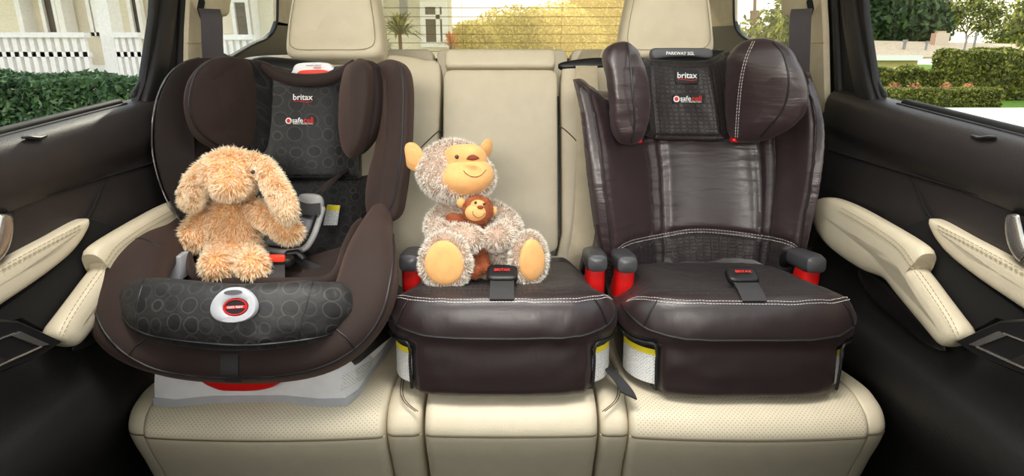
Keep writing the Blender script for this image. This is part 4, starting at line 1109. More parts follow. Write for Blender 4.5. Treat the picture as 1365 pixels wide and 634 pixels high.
for pts in ([(172, 474), (180, 462), (196, 450), (204, 440)], [(474, 466), (462, 450), (450, 440), (444, 430)], [(146, 332), (168, 322), (190, 318), (215, 330)]):
    h_ = on(rim, pts, .0005)
    if len(h_) > 3: G = Geo(); G.tube(h_, .0013, 6); G.build('rim_seam', 'pipe', rim)
# raised insert lip
G = Geo(); G.sweep(P([(250, 318, 1.10), (252, 345, 1.02), (262, 368, .975), (290, 378, .955), (345, 378, .95), (400, 378, .95), (435, 376, .96), (452, 362, .985), (462, 335, 1.03), (474, 306, 1.08), (482, 294, 1.11)]), [(.004, .010), (.006, .014), (.007, .012), (.007, .011), (.007, .011), (.007, .011), (.007, .012), (.008, .014), (.009, .018), (.006, .014), (.003, .006)], up=V((0, .3, 1)), n=18, sub=6)
G.build('insert_lip', 'knit', CS, angle=80, label='thin raised brown lip of the seat insert')
sf = [
 [(256, 330, 1.09), (340, 345, 1.13), (400, 345, 1.13), (468, 325, 1.07)],
 [(262, 352, 1.02), (340, 362, 1.03), (400, 362, 1.03), (456, 350, 1.01)],
 [(270, 376, .96), (340, 380, .955), (400, 380, .955), (440, 376, .96)]]
SF = Surf(grid(sf), lambda u, v: .004*math.sin(PI*u)+noise.noise(V((u*5, v*4, 1)))*.002)
G = Geo(); SF.solid(G, 30, 20, V((0, .0, -.02)), edge=.2); sfl = G.build('seat_insert', 'knit_d', CS, angle=80)
# patterned front bumper pad
bmp = P([(180, 404, .885), (205, 409, .862), (250, 417, .84), (310, 422, .832), (370, 420, .838), (415, 414, .852), (447, 405, .868)])
bmr = [(.030, .036), (.038, .046), (.038, .050), (.038, .050), (.038, .050), (.038, .048), (.030, .036)]
G = Geo(); G.sweep(bmp, bmr, up=V((0, .35, 1)), n=36, e=2.4, sub=7)
G.v = [p+V((0, -1, .4))*(noise.noise(V((p.x*26, p.z*60, 2)))*.0040+noise.noise(V((p.x*9, p.z*9, 7)))*.006) for p in G.v]
bum = G.build('front_bumper', 'circles', CS, angle=80, label='puffy black front bumper patterned with discs')
G = Geo(); G.tube(on(bum, [(162, 420), (176, 436), (205, 448), (260, 456), (320, 460), (380, 456), (430, 448), (460, 436)], .0003, 8), .0020, 6); G.build('bumper_seam', 'pipe', bum)
for pts in ([(192, 372), (184, 400), (180, 430), (186, 446)], [(418, 372), (410, 400), (402, 430), (398, 452)]):
    h_ = on(bum, pts, .0003)
    if len(h_) > 3: G = Geo(); G.tube(h_, .0012, 6); G.build('bumper_seam', 'pipe', bum)
# adjuster ring
c0 = cast(bum, 313, 407, .008)
rr_ = Matrix((V((1, 0, -.12)).normalized(), V((0, .48, .88)), V((0, -.88, .48)))).transposed()
def oval(cx, cy, a, b, n=40): return [V((cx+a*math.cos(2*PI*k/n), cy+b*math.sin(2*PI*k/n), 0)) for k in range(n)]
sc = c0.y/F*1.03
def Q(p, h=0): return c0+V((1, 0, .05)).normalized()*p.x*sc+V((0, .35, .93))*p.y*sc+V((0, -.93, .35))*h
def annulus(G, outer, inner, h, d, bev=.0015):
    n = len(outer)
    R = [[Q(p, d) for p in outer], [Q(p, h-bev) for p in outer], [Q(p.lerp(i_, .12), h) for p, i_ in zip(outer, inner)], [Q(i_.lerp(p, .12), h) for p, i_ in zip(outer, inner)], [Q(p, h-bev) for p in inner], [Q(p, d) for p in inner]]
    v = [p for r in R for p in r]; f = []
    for i in range(5):
        for j in range(n): a, b = i*n+j, i*n+(j+1) % n; f.append([a, b, b+n, a+n])
    for j in range(n): f.append([5*n+j, 5*n+(j+1) % n, (j+1) % n, j])
    G.add(v, f)
egg = [V((32*math.copysign(abs(math.cos(a))**.9, math.cos(a))*(1-.16*math.sin(a)), 25*math.sin(a)+1, 0)) for a in [2*PI*k/48 for k in range(48)]]
G = Geo(); annulus(G, egg, oval(3, -2, 18, 12.5, 48), .006, -.004)
G.v = G.v
ar_ = G.build('adjuster_ring', 'grey_pl', CS, label='pale grey oval harness adjuster ring')
G = Geo(); G.plate([Q(p, .0068) for p in oval(0, 18.5, 13, 3.6)], V((0, .93, -.35))*.001); G.build('ring_slot', 'slate', ar_)
G = Geo(); G.plate([Q(p, .0045) for p in oval(3, -2, 17.5, 12)], V((0, .93, -.35))*.006, bev=.001); bdg = G.build('badge', 'patch', ar_, label='red and black round badge')
G = Geo(); annulus(G, oval(3, -2, 17, 11.5), oval(3, -2, 15.2, 9.8), .0062, .004, .0003); G.build('badge_ring', 'red', bdg)
G = Geo(); G.plate([Q(V((3-14+28*k/10, -4+.0*k, 0)), .0052) for k in range(11)]+[Q(V((3+14-28*k/10, 0, 0)), .0052) for k in range(11)], V((0, .93, -.35))*.001); G.build('badge_band', 'red', bdg)
textmesh('CLICK TIGHT', 22*sc, Q(V((3, -2, 0)), .0054), V((1, 0, .05)), V((0, .35, .93)), 'wtext', 'badge_lettering', bdg, .0003, bold=.01)
# front strap over the rim
G = Geo(); sp_ = on(rim, [(306, 472), (306, 480), (306, 490), (306, 500)], .002, 3); sp_ = sp_+[sp_[-1]+V((0, .012, -.018))]
ribbon(G, sp_, .027, V((1, 0, 0)), .0022, sub=0); G.build('front_strap', 'blk_web', CS)
# white bit of shell on the left
G = Geo(); G.plate(P([(212, 366, .99), (219, 352, .99), (228, 342, .99), (240, 342, .99), (242, 352, .99), (240, 374, .99), (214, 372, .99)]), V((0, .03, 0)), bev=.002); G.build('shell_bracket', 'grey_pl', CS, label='pale grey shell edge showing beside the rim')
# side of the shell below the right rim
G = Geo(); G.pillow(P([(498, 420, 1.0), (522, 392, 1.02), (528, 430, 1.04), (505, 470, 1.02), (470, 492, .98), (450, 492, .96)]), V((.5, -1, 0)), .01, .02, N=40, K=5); G.build('shell_side', 'white_pl', CS)
# harness: chest pad tray, buckle, label
G = Geo(); tray = P([(360, 330, 1.075), (372, 338, 1.07), (400, 336, 1.07), (416, 322, 1.08), (424, 300, 1.10), (430, 282, 1.12), (430, 300, 1.10), (424, 322, 1.075)])
G.sweep(P([(352, 332, 1.075), (378, 336, 1.07), (404, 332, 1.07), (416, 318, 1.08), (424, 298, 1.10), (430, 278, 1.12)]), [(.006, .005)]*6, up=V((0, -1, .4)), n=12, sub=5); G.build('harness_pad_edge', 'mid_grey', CS, label='grey ribbed edge of the harness pad')
G = Geo(); G.pillow(P([(350, 322, 1.08), (372, 328, 1.078), (398, 327, 1.078), (410, 314, 1.088), (418, 294, 1.108), (424, 276, 1.128), (394, 272, 1.13), (380, 285, 1.12), (365, 300, 1.10)]), V((0, -1, .5)), .006, .01, N=50, K=6, spine=P([(370, 316, 1.085), (405, 290, 1.112)])); G.build('harness_pad', 'slate', CS, label='dark grey harness pad beside the plush dog')
G = Geo(); G.pillow(P([(398, 274, 1.125), (398, 263, 1.13), (404, 258, 1.13), (424, 259, 1.13), (431, 266, 1.128), (431, 280, 1.12), (428, 290, 1.11), (418, 284, 1.115)]), V((0, -1, .3)), .008, .012, N=50, K=6, e=3); G.build('chest_clip', 'mid_grey', CS, label='pale grey chest clip')
G = Geo(); ribbon(G, P([(418, 262, 1.135), (432, 250, 1.19), (448, 236, 1.24), (455, 232, 1.26)]), .04, V((.8, -.1, .5)), .006); G.build('harness_strap', 'knit_d', CS)
G = Geo(); ribbon(G, P([(400, 276, 1.108), (412, 279, 1.104), (427, 278, 1.106)]), .022, V((0, .3, 1)), .004); G.build('clip_strap', 'blk_web', CS)
G = Geo(); G.rbox(at(372, 348, 1.01), (.026, .014, .010), 4); bk2 = G.build('harness_buckle', 'black', CS)
G = Geo(); G.rbox(at(369, 344, .996), (.015, .004, .0065), 5); G.build('release_button', 'orange', bk2, label='bright red release button')
G = Geo(); ribbon(G, P([(366, 352, 1.0), (366, 362, .975), (366, 374, .958)]), .036, V((1, 0, 0)), .003); G.build('crotch_strap', 'blk_web', CS)
G = Geo(); ribbon(G, P([(392, 342, 1.05), (410, 352, 1.03), (430, 360, 1.02)]), .014, V((0, .6, 1)), .003); G.sweep(P([(384, 338, 1.04), (396, 336, 1.045), (404, 344, 1.04)]), [(.007, .006)]*3, n=12); G.build('buckle_tongue', 'black', CS)
# sticker
G = Geo(); v = []; uv = []
st_ = [(431, 300), (449, 300), (453, 274), (436, 273)]
p4 = [at(x, y, 1.22) for x, y in st_]
for j in range(5):
    for i in range(2):
        v.append(p4[0].lerp(p4[1], i).lerp(p4[3].lerp(p4[2], i), j/4)); uv.append((i*.028, j*.011))
G.v += v; G.uv += uv
for j in range(4): G.f.append([j*2, j*2+1, j*2+3, j*2+2]); G.m.append(1 if j == 3 else 0)
nb = len(G.v); G.v += [p+V((0, .004, 0)) for p in v]; G.uv += uv; G.f.append([nb, nb+8, nb+9, nb+1]); G.m.append(0)
G.build('warning_sticker', ['label', 'yellow'], CS, label='white sticker with yellow band on the lower back pad', smooth=False)
# ============================================================ plush toys
def blob(name, parts, voxel=.004, smooth_it=6, mats=None, parent=None, **kw):
    """parts: (points, radii) chains or (centre, (rx,ry,rz)) balls -> one continuous skin"""
    G = Geo()
    for p in parts:
        if isinstance(p[0], list):
            pts, rad = p; pts = cat(pts, 4); rr_ = [x.x for x in cat([V((r, 0, 0)) for r in rad], 4)]
            for a, r in zip(pts, rr_): G.ell(a, r, 14, 9)
        else: G.ell(p[0], p[1], 22, 14, rot=(p[2] if len(p) > 2 else None))
    me = bpy.data.meshes.new('tmp'); me.from_pydata([tuple(v) for v in G.v], [], G.f)
    o = bpy.data.objects.new('tmp', me); COL.objects.link(o)
    m_ = o.modifiers.new('r', 'REMESH'); m_.mode = 'VOXEL'; m_.voxel_size = voxel
    s_ = o.modifiers.new('s', 'SMOOTH'); s_.iterations = smooth_it; s_.factor = .5
    bpy.context.view_layer.update()
    ev = bpy.data.meshes.new_from_object(o.evaluated_get(bpy.context.evaluated_depsgraph_get()))
    H = Geo(); H.add([v.co.copy() for v in ev.vertices], [list(p.vertices) for p in ev.polygons])
    bpy.data.objects.remove(o); bpy.data.meshes.remove(me); bpy.data.meshes.remove(ev)
    return H
def fur(G, n, L, w_, comb=lambda p, nr: V((0, -.2, -.7)), seed=1, mi=1, lift=.55, keep=lambda p: True, curl=.35, clump=0):
    """short curved strands grown from the skin in G"""
    rnd = random.Random(seed); tri = []; acc = []; t = 0
    for q in [q for q, m_ in zip(G.f, G.m) if m_ == 0]:
        a, b, c = G.v[q[0]], G.v[q[1]], G.v[q[2]]
        tri.append((a, b, c, G.v[q[3]] if len(q) > 3 else c)); t += (b-a).cross(c-a).length+((c-a).cross(tri[-1][3]-a)).length; acc.append(t)
    import bisect
    for _ in range(n):
        i = bisect.bisect_left(acc, rnd.random()*t); a, b, c, d = tri[min(i, len(tri)-1)]
        u, v = rnd.random(), rnd.random(); p = a.lerp(b, u).lerp(d.lerp(c, u), v)
        if not keep(p): continue
        nr = (b-a).cross(d-a if (d-c).length > 0 else c-a)
        if nr.length < 1e-12: continue
        nr.normalize(); k = comb(p, nr)
        cl = V((noise.noise(p*90), noise.noise(p*90+V((9, 3, 1))), noise.noise(p*90+V((3, 7, 5)))))*1.1
        d0 = (nr*lift+k*.45+cl*.5+V((rnd.gauss(0, 1), rnd.gauss(0, 1), rnd.gauss(0, 1)))*.22).normalized()
        d1 = (d0+k*curl+cl*.6+V((0, 0, -.15))).normalized(); l_ = L*rnd.uniform(.6, 1.15)
        s_ = d0.cross(V((rnd.gauss(0, 1), rnd.gauss(0, 1), rnd.gauss(0, 1)))).normalized()*w_
        p0 = p-nr*.001; p1 = p+d0*l_*.5; p2 = p1+d1*l_*.5
        G.add([p0-s_, p0+s_, p1+s_*.75, p1-s_*.75, p2], [[0, 1, 2, 3], [3, 2, 4]], mi, [(0, 0), (0, 0), (0, .5), (0, .5), (0, 1)])
    return G
def PX(px, Y): return px*Y/F*1.04     # pixel length at depth Y
# ---- plush dog
dog = thing('plush_dog', 'fluffy golden long-eared plush dog sitting in the left child seat', 'plush toy', at(315, 378, .98))
def bl(px, py, Y, r): return (at(px, py, Y), r if isinstance(r, tuple) else PX(r, Y))
def ch(*pts): return ([at(x, y, Y) for x, y, Y, r in pts], [PX(r, Y) for x, y, Y, r in pts])
parts = [
  (at(308, 232, 1.06), (PX(35, 1.06), PX(36, 1.06), PX(31, 1.06))),
  (at(307, 246, 1.02), (PX(22, 1.02), PX(22, 1.02), PX(17, 1.02))),
  (at(310, 302, 1.08), (PX(36, 1.08), PX(32, 1.08), PX(40, 1.08))),
  (at(311, 328, 1.07), (PX(38, 1.07), PX(34, 1.07), PX(26, 1.07))),
  ch((284, 284, 1.08, 15), (268, 298, 1.06, 16), (259, 316, 1.045, 18)),
  ch((340, 278, 1.08, 14), (362, 292, 1.05, 15), (386, 308, 1.04, 16)),
  ch((300, 338, 1.05, 18), (291, 350, 1.00, 19), (289, 355, .970, 19)),
  ch((328, 340, 1.05, 18), (337, 352, 1.0, 19), (338, 357, .970, 19)),
]
def down(p, nr): return V((0, -.1, -1))
G = blob('b', parts, .004, 8)
fur(G, 26000, .0125, .0008, comb=down, seed=3, lift=.85)
G.build('body', ['skin_dog', 'fur_dog'], dog, angle=180)
for s_, pts in ((0, ch((283, 216, 1.06, 9), (270, 232, 1.05, 12), (259, 250, 1.035, 14), (255, 266, 1.03, 13))), (1, ch((337, 212, 1.06, 8), (352, 224, 1.045, 11), (367, 248, 1.02, 13), (378, 270, 1.01, 14), (383, 283, 1.01, 12)))):
    G = blob('b', [pts], .004, 4); fur(G, 8000 if s_ else 6500, .0115, .0008, comb=down, seed=5+s_, lift=.8)
    G.build('ear', ['skin_dog', 'fur_dog'], dog, angle=180)
G = Geo(); G.ell(at(337, 229, 1.018), .0036, 12, 8); G.build('eye', 'eye', dog)
# ---- large plush monkey
mk = thing('plush_monkey', 'large frosted cream plush monkey with tan face and foot soles, hugging a small brown monkey', 'plush toy', at(645, 380, 1.0))
YM = 1.08
parts = [
  (at(604, 228, 1.11), (PX(46, 1.1), PX(42, 1.1), PX(40, 1.1))),
  (at(618, 236, 1.085), (PX(40, 1.1), PX(36, 1.1), PX(30, 1.1))),
  (at(622, 298, 1.14), (PX(38, 1.1), PX(30, 1.1), PX(42, 1.1))),
  (at(632, 338, 1.13), (PX(46, 1.1), PX(32, 1.1), PX(34, 1.1))),
  ch((597, 284, 1.12, 17), (583, 302, 1.085, 17), (596, 314, 1.035, 17), (616, 317, 1.00, 18), (627, 318, .995, 17)),
  ch((654, 284, 1.13, 17), (674, 296, 1.10, 17), (678, 308, 1.05, 17), (668, 315, 1.01, 16), (660, 317, 1.00, 16)),
  ch((610, 352, 1.08, 19), (597, 353, 1.03, 19), (592, 350, .99, 21)),
  ch((648, 358, 1.08, 20), (672, 354, 1.05, 21), (692, 350, 1.02, 21), (701, 346, 1.01, 23)),
]
def fcomb(p, nr): return V((.1, -.1, -.8))
G = blob('b', parts, .0035, 4)
soleL, soleR = at(592, 350, .965), at(711, 347, .995)
face_c = at(624, 226, 1.05)
def keepf(p):
    d = p-at(624, 228, 1.04); 
    if (d.x/.040)**2+(d.z/.040)**2+(d.y/.05)**2 < 1 : return False
    return True
fur(G, 46000, .0090, .0005, comb=fcomb, seed=9, keep=keepf, lift=.8)
mbody = G.build('body', ['skin_mon', 'fur_mon'], mk, angle=180)
# ears
for k, (px, py, Y, rx, rz, rot) in enumerate(((551, 209, 1.10, 15, 19, .3), (647, 201, 1.12, 9, 16, -.5))):
    c = at(px, py, Y); G = Geo()
    o_ = [c+V((math.cos(a)*PX(rx, Y)*math.cos(rot)-math.sin(a)*PX(rz, Y)*math.sin(rot)*.6, (math.cos(a)*.01 if k else -math.cos(a)*.006), math.sin(a)*PX(rz, Y)+math.cos(a)*PX(rx, Y)*math.sin(rot)*.5)) for a in [2*PI*i/24 for i in range(24)]]
    G.pillow(o_, V((0, -1, .1)), .008, .008, N=40, K=6, smooth=False); e_ = G.build('ear', 'plush_tan', mk)
    G = Geo(); G.pillow([c+(p-c)*.62+V((0, -.0062, 0)) for p in o_], V((0, -1, .1)), .0035, .002, N=40, K=5, smooth=False); G.build('inner_ear', 'plush_tan', e_)
# face: upper mask and muzzle
G = Geo(); G.pillow(P([(592, 214, 1.072), (593, 202, 1.07), (603, 194, 1.065), (618, 192, 1.06), (632, 192, 1.06), (644, 198, 1.065), (649, 212, 1.07), (646, 226, 1.07), (618, 232, 1.065), (594, 228, 1.072)]), V((.12, -1, .05)), .026, .02, e=2.0, N=60, K=8)
mask = G.build('face_mask', 'plush_tan', mk)
G = Geo(); G.ell(at(623, 235, 1.062), (PX(35, 1.06), PX(28, 1.06), PX(25, 1.06)), 32, 20, rot=Matrix.Rotation(-.12, 3, 'Y') @ Matrix.Rotation(.1, 3, 'Z'))
muz = G.build('muzzle', 'plush_tan', mk)
G = Geo(); np_ = on(muz, [(629, 209)], .002, 1); c = cast(muz, 638, 214, .001) or at(637, 210, 1.03)
c = at(630, 210, 1.026); G.pillow([c+V((x*.001*1.35, y_*.001, z*.001*1.35)) for x, y_, z in ((-8, 1, -2), (-5, -1, 2.4), (0, -2, 4.2), (5, -1, 2.6), (8.5, 1, -1), (4, -1, -2.8), (0, -2, -3.4), (-4, -1, -3))], V((0, -1, .2)), .006, .004, N=36, K=6); G.build('nose', 'nose', mk, label='rust brown velour nose')
for px, py, Y in ((609, 209, 1.046),):
    h_ = cast(mask, px, py, .001) or at(px, py, Y); G = Geo(); G.ell(h_, (.0038, .003, .0038), 16, 10); G.build('eye', 'eye', mk)
def smile(o, pts, r, parent):
    h_ = on(o, pts, .0005)
    if len(h_) > 3: G = Geo(); G.tube(h_, r, 6); G.build('smile', 'stitch_br', parent, label='brown embroidered smile')
smile(muz, [(618, 227), (621, 231), (628, 235), (636, 235.5), (643, 232), (648, 226)], .0007, mk)
# soles
for c, rx, rz, nrm, nm in ((at(592, 350, .955), 26, 30, V((-.05, -1, .12)), 'left'), (at(709, 346, .985), 17, 29, V((.45, -1, .1)), 'right')):
    nrm.normalize(); rt = V((0, 0, 1)).cross(nrm).normalized(); rt = -rt if rt.x < 0 else rt; up = nrm.cross(rt); up = up if up.z > 0 else -up
    kx = (1.0 if nm == 'left' else 1.12)
    o_ = [c+rt*(math.cos(a)*PX(rx, .98)*kx*(1-.10*math.sin(a)))+up*(math.sin(a)*PX(rz, .98)) for a in [2*PI*i/36 for i in range(36)]]
    G = Geo(); G.pillow(o_, nrm, .009, .034, N=72, K=9, smooth=False, e=2.6)
    so = G.build('foot_sole', 'plush_tan', mk, label='smooth tan %s foot sole' % nm)
    # fur collar around the sole
    G = Geo(); G.tube([p-nrm*.012+(p-c)*.03 for p in o_], .009, 10, closed=True); fur(G, 6500, .0085, .0005, comb=lambda p, nr: (p-c).normalized()*.9+nrm*.2, seed=14+int(c.x*10), mi=1, lift=.9)
    G.build('foot_fur', ['skin_mon', 'fur_mon'], so, angle=180)
# ---- small brown monkey in its arms
sm_ = thing('plush_monkey', 'small rust-brown plush monkey held in the arms of the large cream monkey', 'plush toy', at(640, 360, 1.04))
parts = [
  (at(637, 280, 1.035), (PX(20, 1.03), PX(18, 1.03), PX(20, 1.03))),
  (at(634, 318, 1.055), (PX(18, 1.05), PX(12, 1.05), PX(26, 1.05))),
  ch((620, 296, 1.055, 9), (608, 293, 1.05, 8), (601, 291, 1.05, 7)),
  ch((630, 334, 1.04, 9), (628, 348, 1.01, 9.5), (631, 362, .99, 10)),
  ch((640, 334, 1.04, 9), (643, 345, 1.01, 9), (646, 356, .995, 8.5)),
]
G = blob('b', parts, .0028, 4); fur(G, 9000, .0035, .0005, comb=fcomb, seed=21, keep=lambda p: ((p-at(635, 283, 1.01)).length > .021))
G.build('body', ['plush_brown', 'plush_brown'], sm_, angle=180)
G = Geo(); G.ell(at(634, 283, 1.018), (PX(14, 1.02), PX(9, 1.02), PX(11.5, 1.02)), 24, 16); f1 = G.build('face', 'plush_tan', sm_)
G = Geo(); G.ell(at(637, 273, 1.021), (PX(10, 1.02), PX(8, 1.02), PX(7, 1.02)), 20, 12); f2 = G.build('brow_patch', 'plush_tan', sm_)
G = Geo(); G.ell(at(615, 270, 1.04), (PX(6.5, 1.03), PX(4, 1.03), PX(7, 1.03)), 18, 12); G.build('ear', 'plush_tan', sm_)
G = Geo(); G.ell(at(659, 281, 1.045), (PX(4, 1.03), PX(4, 1.03), PX(6, 1.03)), 18, 12); G.build('ear', 'plush_tan', sm_)
for px, py in ((634, 270), (645, 272)):
    h_ = cast(f2, px, py, .0005) or at(px, py, 1.005); G = Geo(); G.ell(h_, .0026, 12, 8); G.build('eye', 'eye', sm_)
h_ = cast(f1, 640, 276, .001) or at(640, 276, 1.0); G = Geo(); G.ell(h_, (.0056, .004, .0034), 14, 10); G.build('nose', 'nose', sm_)
smile(f1, [(630, 281), (631, 286), (637, 290), (643, 288), (646, 284)], .0006, sm_)
# ============================================================ outside
GZ = -.40
G = Geo(); G.box((-60, -20, GZ-.3), (60, 120, GZ)); struct(G.build('floor', 'grass'))
bpy.data.objects[COL.objects[-1].name].name = 'floor_outside'
def leaves(G, pts_fn, n, size, seed, mi=0):
    rnd = random.Random(seed)
    for _ in range(n):
        c, nr = pts_fn(rnd)
        a = V((rnd.gauss(0, 1), rnd.gauss(0, 1), rnd.gauss(0, 1))).normalized()
        nn = (nr*1.1+a).normalized(); t = nn.orthogonal().normalized(); t.rotate(Matrix.Rotation(rnd.random()*6.28, 3, nn)); b = nn.cross(t)
        s = size*rnd.uniform(.6, 1.3)
        G.add([c-t*s, c+b*s*.45, c+t*s, c-b*s*.45+nn*s*.15], [[0, 1, 2], [0, 2, 3]], mi)
def boxfn(lo, hi, amp=.08, rnd_edge=.2):
    lo, hi = V(lo), V(hi); c = (lo+hi)/2; h = (hi-lo)/2
    def f(r):
        fx, fy, fz = h.y*h.z, h.x*h.z*2, h.x*h.y*2
        t = r.random()*(2*fx+fy+fz); x, y, z = r.uniform(-1, 1), r.uniform(-1, 1), r.uniform(-1, 1)
        if t < fx: x = 1
        elif t < 2*fx: x = -1
        elif t < 2*fx+fy: y = -1 if r.random() < .85 else 1
        else: z = 1
        p = V((x, y, z)); q = V((c.x+h.x*x, c.y+h.y*y, c.z+h.z*z))
        n = V((x**5, y**5, z**5)).normalized()
        ns = noise.noise(q*(.9/max(amp, .05)*.12+.8))*amp*1.2+r.uniform(-.8, .15)*amp
        return q+n*ns, n
    return f
def ellfn(els, inner=.75):
    tot = [e_[1][0]*e_[1][1]+e_[1][1]*e_[1][2] for e_ in els]
    def f(r):
        c, ra = r.choices(els, tot)[0]
        d = V((r.gauss(0, 1), r.gauss(0, 1), r.gauss(0, 1))).normalized(); k = r.uniform(inner, 1.08)
        return V((c[0]+d.x*ra[0]*k, c[1]+d.y*ra[1]*k, c[2]+d.z*ra[2]*k)), d
    return f
def hedge(name, label, lo, hi, n, size, lm, cm, amp, seed, cat_='hedge', group=None):
    t = thing(name, label, cat_, ((lo[0]+hi[0])/2, (lo[1]+hi[1])/2, lo[2]), group)
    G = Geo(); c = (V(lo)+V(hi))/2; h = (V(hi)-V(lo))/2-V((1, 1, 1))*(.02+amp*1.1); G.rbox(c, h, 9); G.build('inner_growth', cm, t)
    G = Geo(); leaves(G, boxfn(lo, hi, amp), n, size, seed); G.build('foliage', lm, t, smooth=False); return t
def tree(name, label, els, n, size, lm, cm, seed, trunk=None, group=None, cores=True, cat_='tree', inner=.75):
    c0 = els[0][0]; t = thing(name, label, cat_, (c0[0], c0[1], GZ), group)
    G = Geo(); leaves(G, ellfn(els, inner), n, size, seed); G.build('foliage', lm, t, smooth=False)
    if cores:
        G = Geo()
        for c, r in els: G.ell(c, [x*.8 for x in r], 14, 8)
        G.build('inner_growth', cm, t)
    G = Geo(); tr = trunk or [V((c0[0], c0[1], GZ)), V(c0)]
    for k in range(0, len(tr), 2): G.tube(cat([tr[k], tr[k].lerp(tr[k+1], .5)+V((.05, 0, 0)), tr[k+1]], 3), .05 if len(tr) > 2 else .12, 8)
    G.build('trunk', 'bark', t); return t

# --- left: white house with a porch
HY = 8.0
hs = thing('house', 'white timber house with porch, windows and cream siding seen through the left glass', 'house', (-5, HY, GZ))
def q(px, py, Y=HY): return at(px, py, Y)
def wallbox(px0, py0, px1, py1, Y, d): 
    a, b = q(px0, py0, Y), q(px1, py1, Y); return (min(a.x, b.x), Y, min(a.z, b.z)), (max(a.x, b.x), Y+d, max(a.z, b.z))
G = Geo(); G.box((-13, HY+1.2, GZ), (-.9*HY*.11-.1, HY+1.5, 4.2)); G.build('siding_wall', 'house_s', hs, smooth=False)
G = Geo(); G.box((-13.2, HY-1.3, 3.2), (-.45, HY+1.9, 3.5)); G.build('eave', 'house_w', hs, smooth=False)
G = Geo(); G.box((-12, HY-.9, GZ), (-2.2, HY+1.2, GZ+.55)); G.build('porch_deck', 'house_w', hs, smooth=False)
for px0, px1 in ((24, 40), (80, 93), (124, 160), (333, 345), (493, 512)):
    lo, hi = wallbox(px0, 0, px1, 100, HY+(.0 if px0 == 124 else .9), .25); lo = (lo[0], lo[1], GZ+.5); hi = (hi[0], hi[1], 3.3)
    G = Geo(); G.box(lo, hi); G.build('column', 'house_w', hs, smooth=False)
def win(px0, py0, px1, py1, Y, fr=.05, mull=()):
    a, b = q(px0, py0, Y), q(px1, py1, Y); x0, x1, z0, z1 = a.x, b.x, b.z, a.z
    G = Geo(); G.box((x0-fr, Y, z0-fr), (x0, Y+.1, z1+fr)); G.box((x1, Y, z0-fr), (x1+fr, Y+.1, z1+fr)); G.box((x0, Y, z1), (x1, Y+.1, z1+fr)); G.box((x0, Y, z0-fr), (x1, Y+.1, z0))
    for m_ in mull:
        if m_[0] == 'v': G.box((x0+(x1-x0)*m_[1]-.03, Y+.01, z0), (x0+(x1-x0)*m_[1]+.03, Y+.08, z1))
        else: G.box((x0, Y+.01, z0+(z1-z0)*m_[1]-.03), (x1, Y+.08, z0+(z1-z0)*m_[1]+.03))
    f = G.build('window_frame', 'house_w', hs, smooth=False)
    G = Geo(); G.box((x0, Y+.05, z0), (x1, Y+.07, z1)); G.build('pane', 'pane_d', f, smooth=False)
win(42, -60, 76, 43, HY+1.05); win(113, -60, 121, 43, HY+1.05); win(162, -60, 188, 47, HY+1.05); win(311, 3, 331, 46, HY+1.05)
win(566, 9, 590, 56, HY+1.1, .07, (('h', .72), ('v', .75)))
G = Geo(); G.box((-13, HY+1.0, GZ+.55), (-.75, HY+1.2, GZ+1.25)); G.build('skirting', 'house_w', hs, smooth=False)
# railing
for k, (pa, pb, lab, nb) in enumerate(((-20, 126, 'white porch railing seen through the left door window, nearest the frame edge', 13), (160, 196, 'short white porch railing right of the wide white column', 4), (292, 345, 'white porch railing seen through the small left quarter window', 6))):
    rl = thing('porch_railing', lab, 'railing', (q((pa+pb)/2, 60).x, HY-.1, GZ+.55), 'white porch railings')
    zt, zb = q(0, 47).z, GZ+.75
    a, b = q(pa, 60).x, q(pb, 60).x
    if k == 2: zt = q(300, 50).z
    G = Geo(); G.box((a, HY-.16, zt-.03), (b, HY-.04, zt+.03)); G.build('top_rail', 'house_w', rl, smooth=False)
    G = Geo(); G.box((a, HY-.14, zb-.03), (b, HY-.06, zb+.03)); G.build('bottom_rail', 'house_w', rl, smooth=False)
    G = Geo(); G.box((a, HY-.13, zt-.26), (b, HY-.07, zt-.20)); G.build('middle_rail', 'house_w', rl, smooth=False)
    for i in range(nb):
        x = a+(b-a)*(i+.5)/nb; wdt = (b-a)/nb*.27
        G = Geo(); G.box((x-wdt, HY-.13, zb), (x+wdt, HY-.07, zt)); G.build('baluster', 'house_w', rl, smooth=False)
# lantern
ln = thing('wall_lantern', 'small dark lantern hanging on the house wall seen through the rear window', 'lantern', q(538, 18, HY+1.1))
c = q(538, 9, HY+1.05); G = Geo(); G.box((-.05, -.05, -.11), (.05, .05, .11), c=c); G.build('lantern_body', 'mid_grey', ln, smooth=False)
G = Geo(); G.tube([c+V((0, 0, .1)), c+V((0, 0, .35))], .012); G.rings([[c+V((math.cos(a)*r, math.sin(a)*r, z)) for a in [k*PI/3 for k in range(6)]] for r, z in ((.08, .1), (.02, .2))]); G.build('lantern_cap', 'dark_trim', ln)
# spiky plants in front of the house
def spiky(name, label, c, n, L, matn, seed, group=None):
    t = thing(name, label, 'plant', (c.x, c.y, GZ)); r = random.Random(seed); G = Geo()
    for i in range(n):
        a = r.random()*6.28; el = r.uniform(.1, 1.45); d = V((math.cos(a)*math.cos(el), math.sin(a)*math.cos(el), math.sin(el))); l_ = L*r.uniform(.7, 1.1)
        p0 = c; p1 = c+d*l_*.55; p2 = c+d*l_+V((0, 0, -.28*l_)); s = d.cross(V((0, 0, 1))).normalized()*L*.045
        G.add([p0-s*.6, p0+s*.6, p1+s, p1-s, p2], [[0, 1, 2, 3], [3, 2, 4]])
    G.build('leaves', matn, t, smooth=False)
    G = Geo(); G.tube([V((c.x, c.y, GZ)), c], .02); G.build('stem', 'bark', t)
spiky('yucca', 'green spiky plant before the house wall, behind the rear window', q(533, 46, 7.0), 90, .36, 'leaf_h', 3)
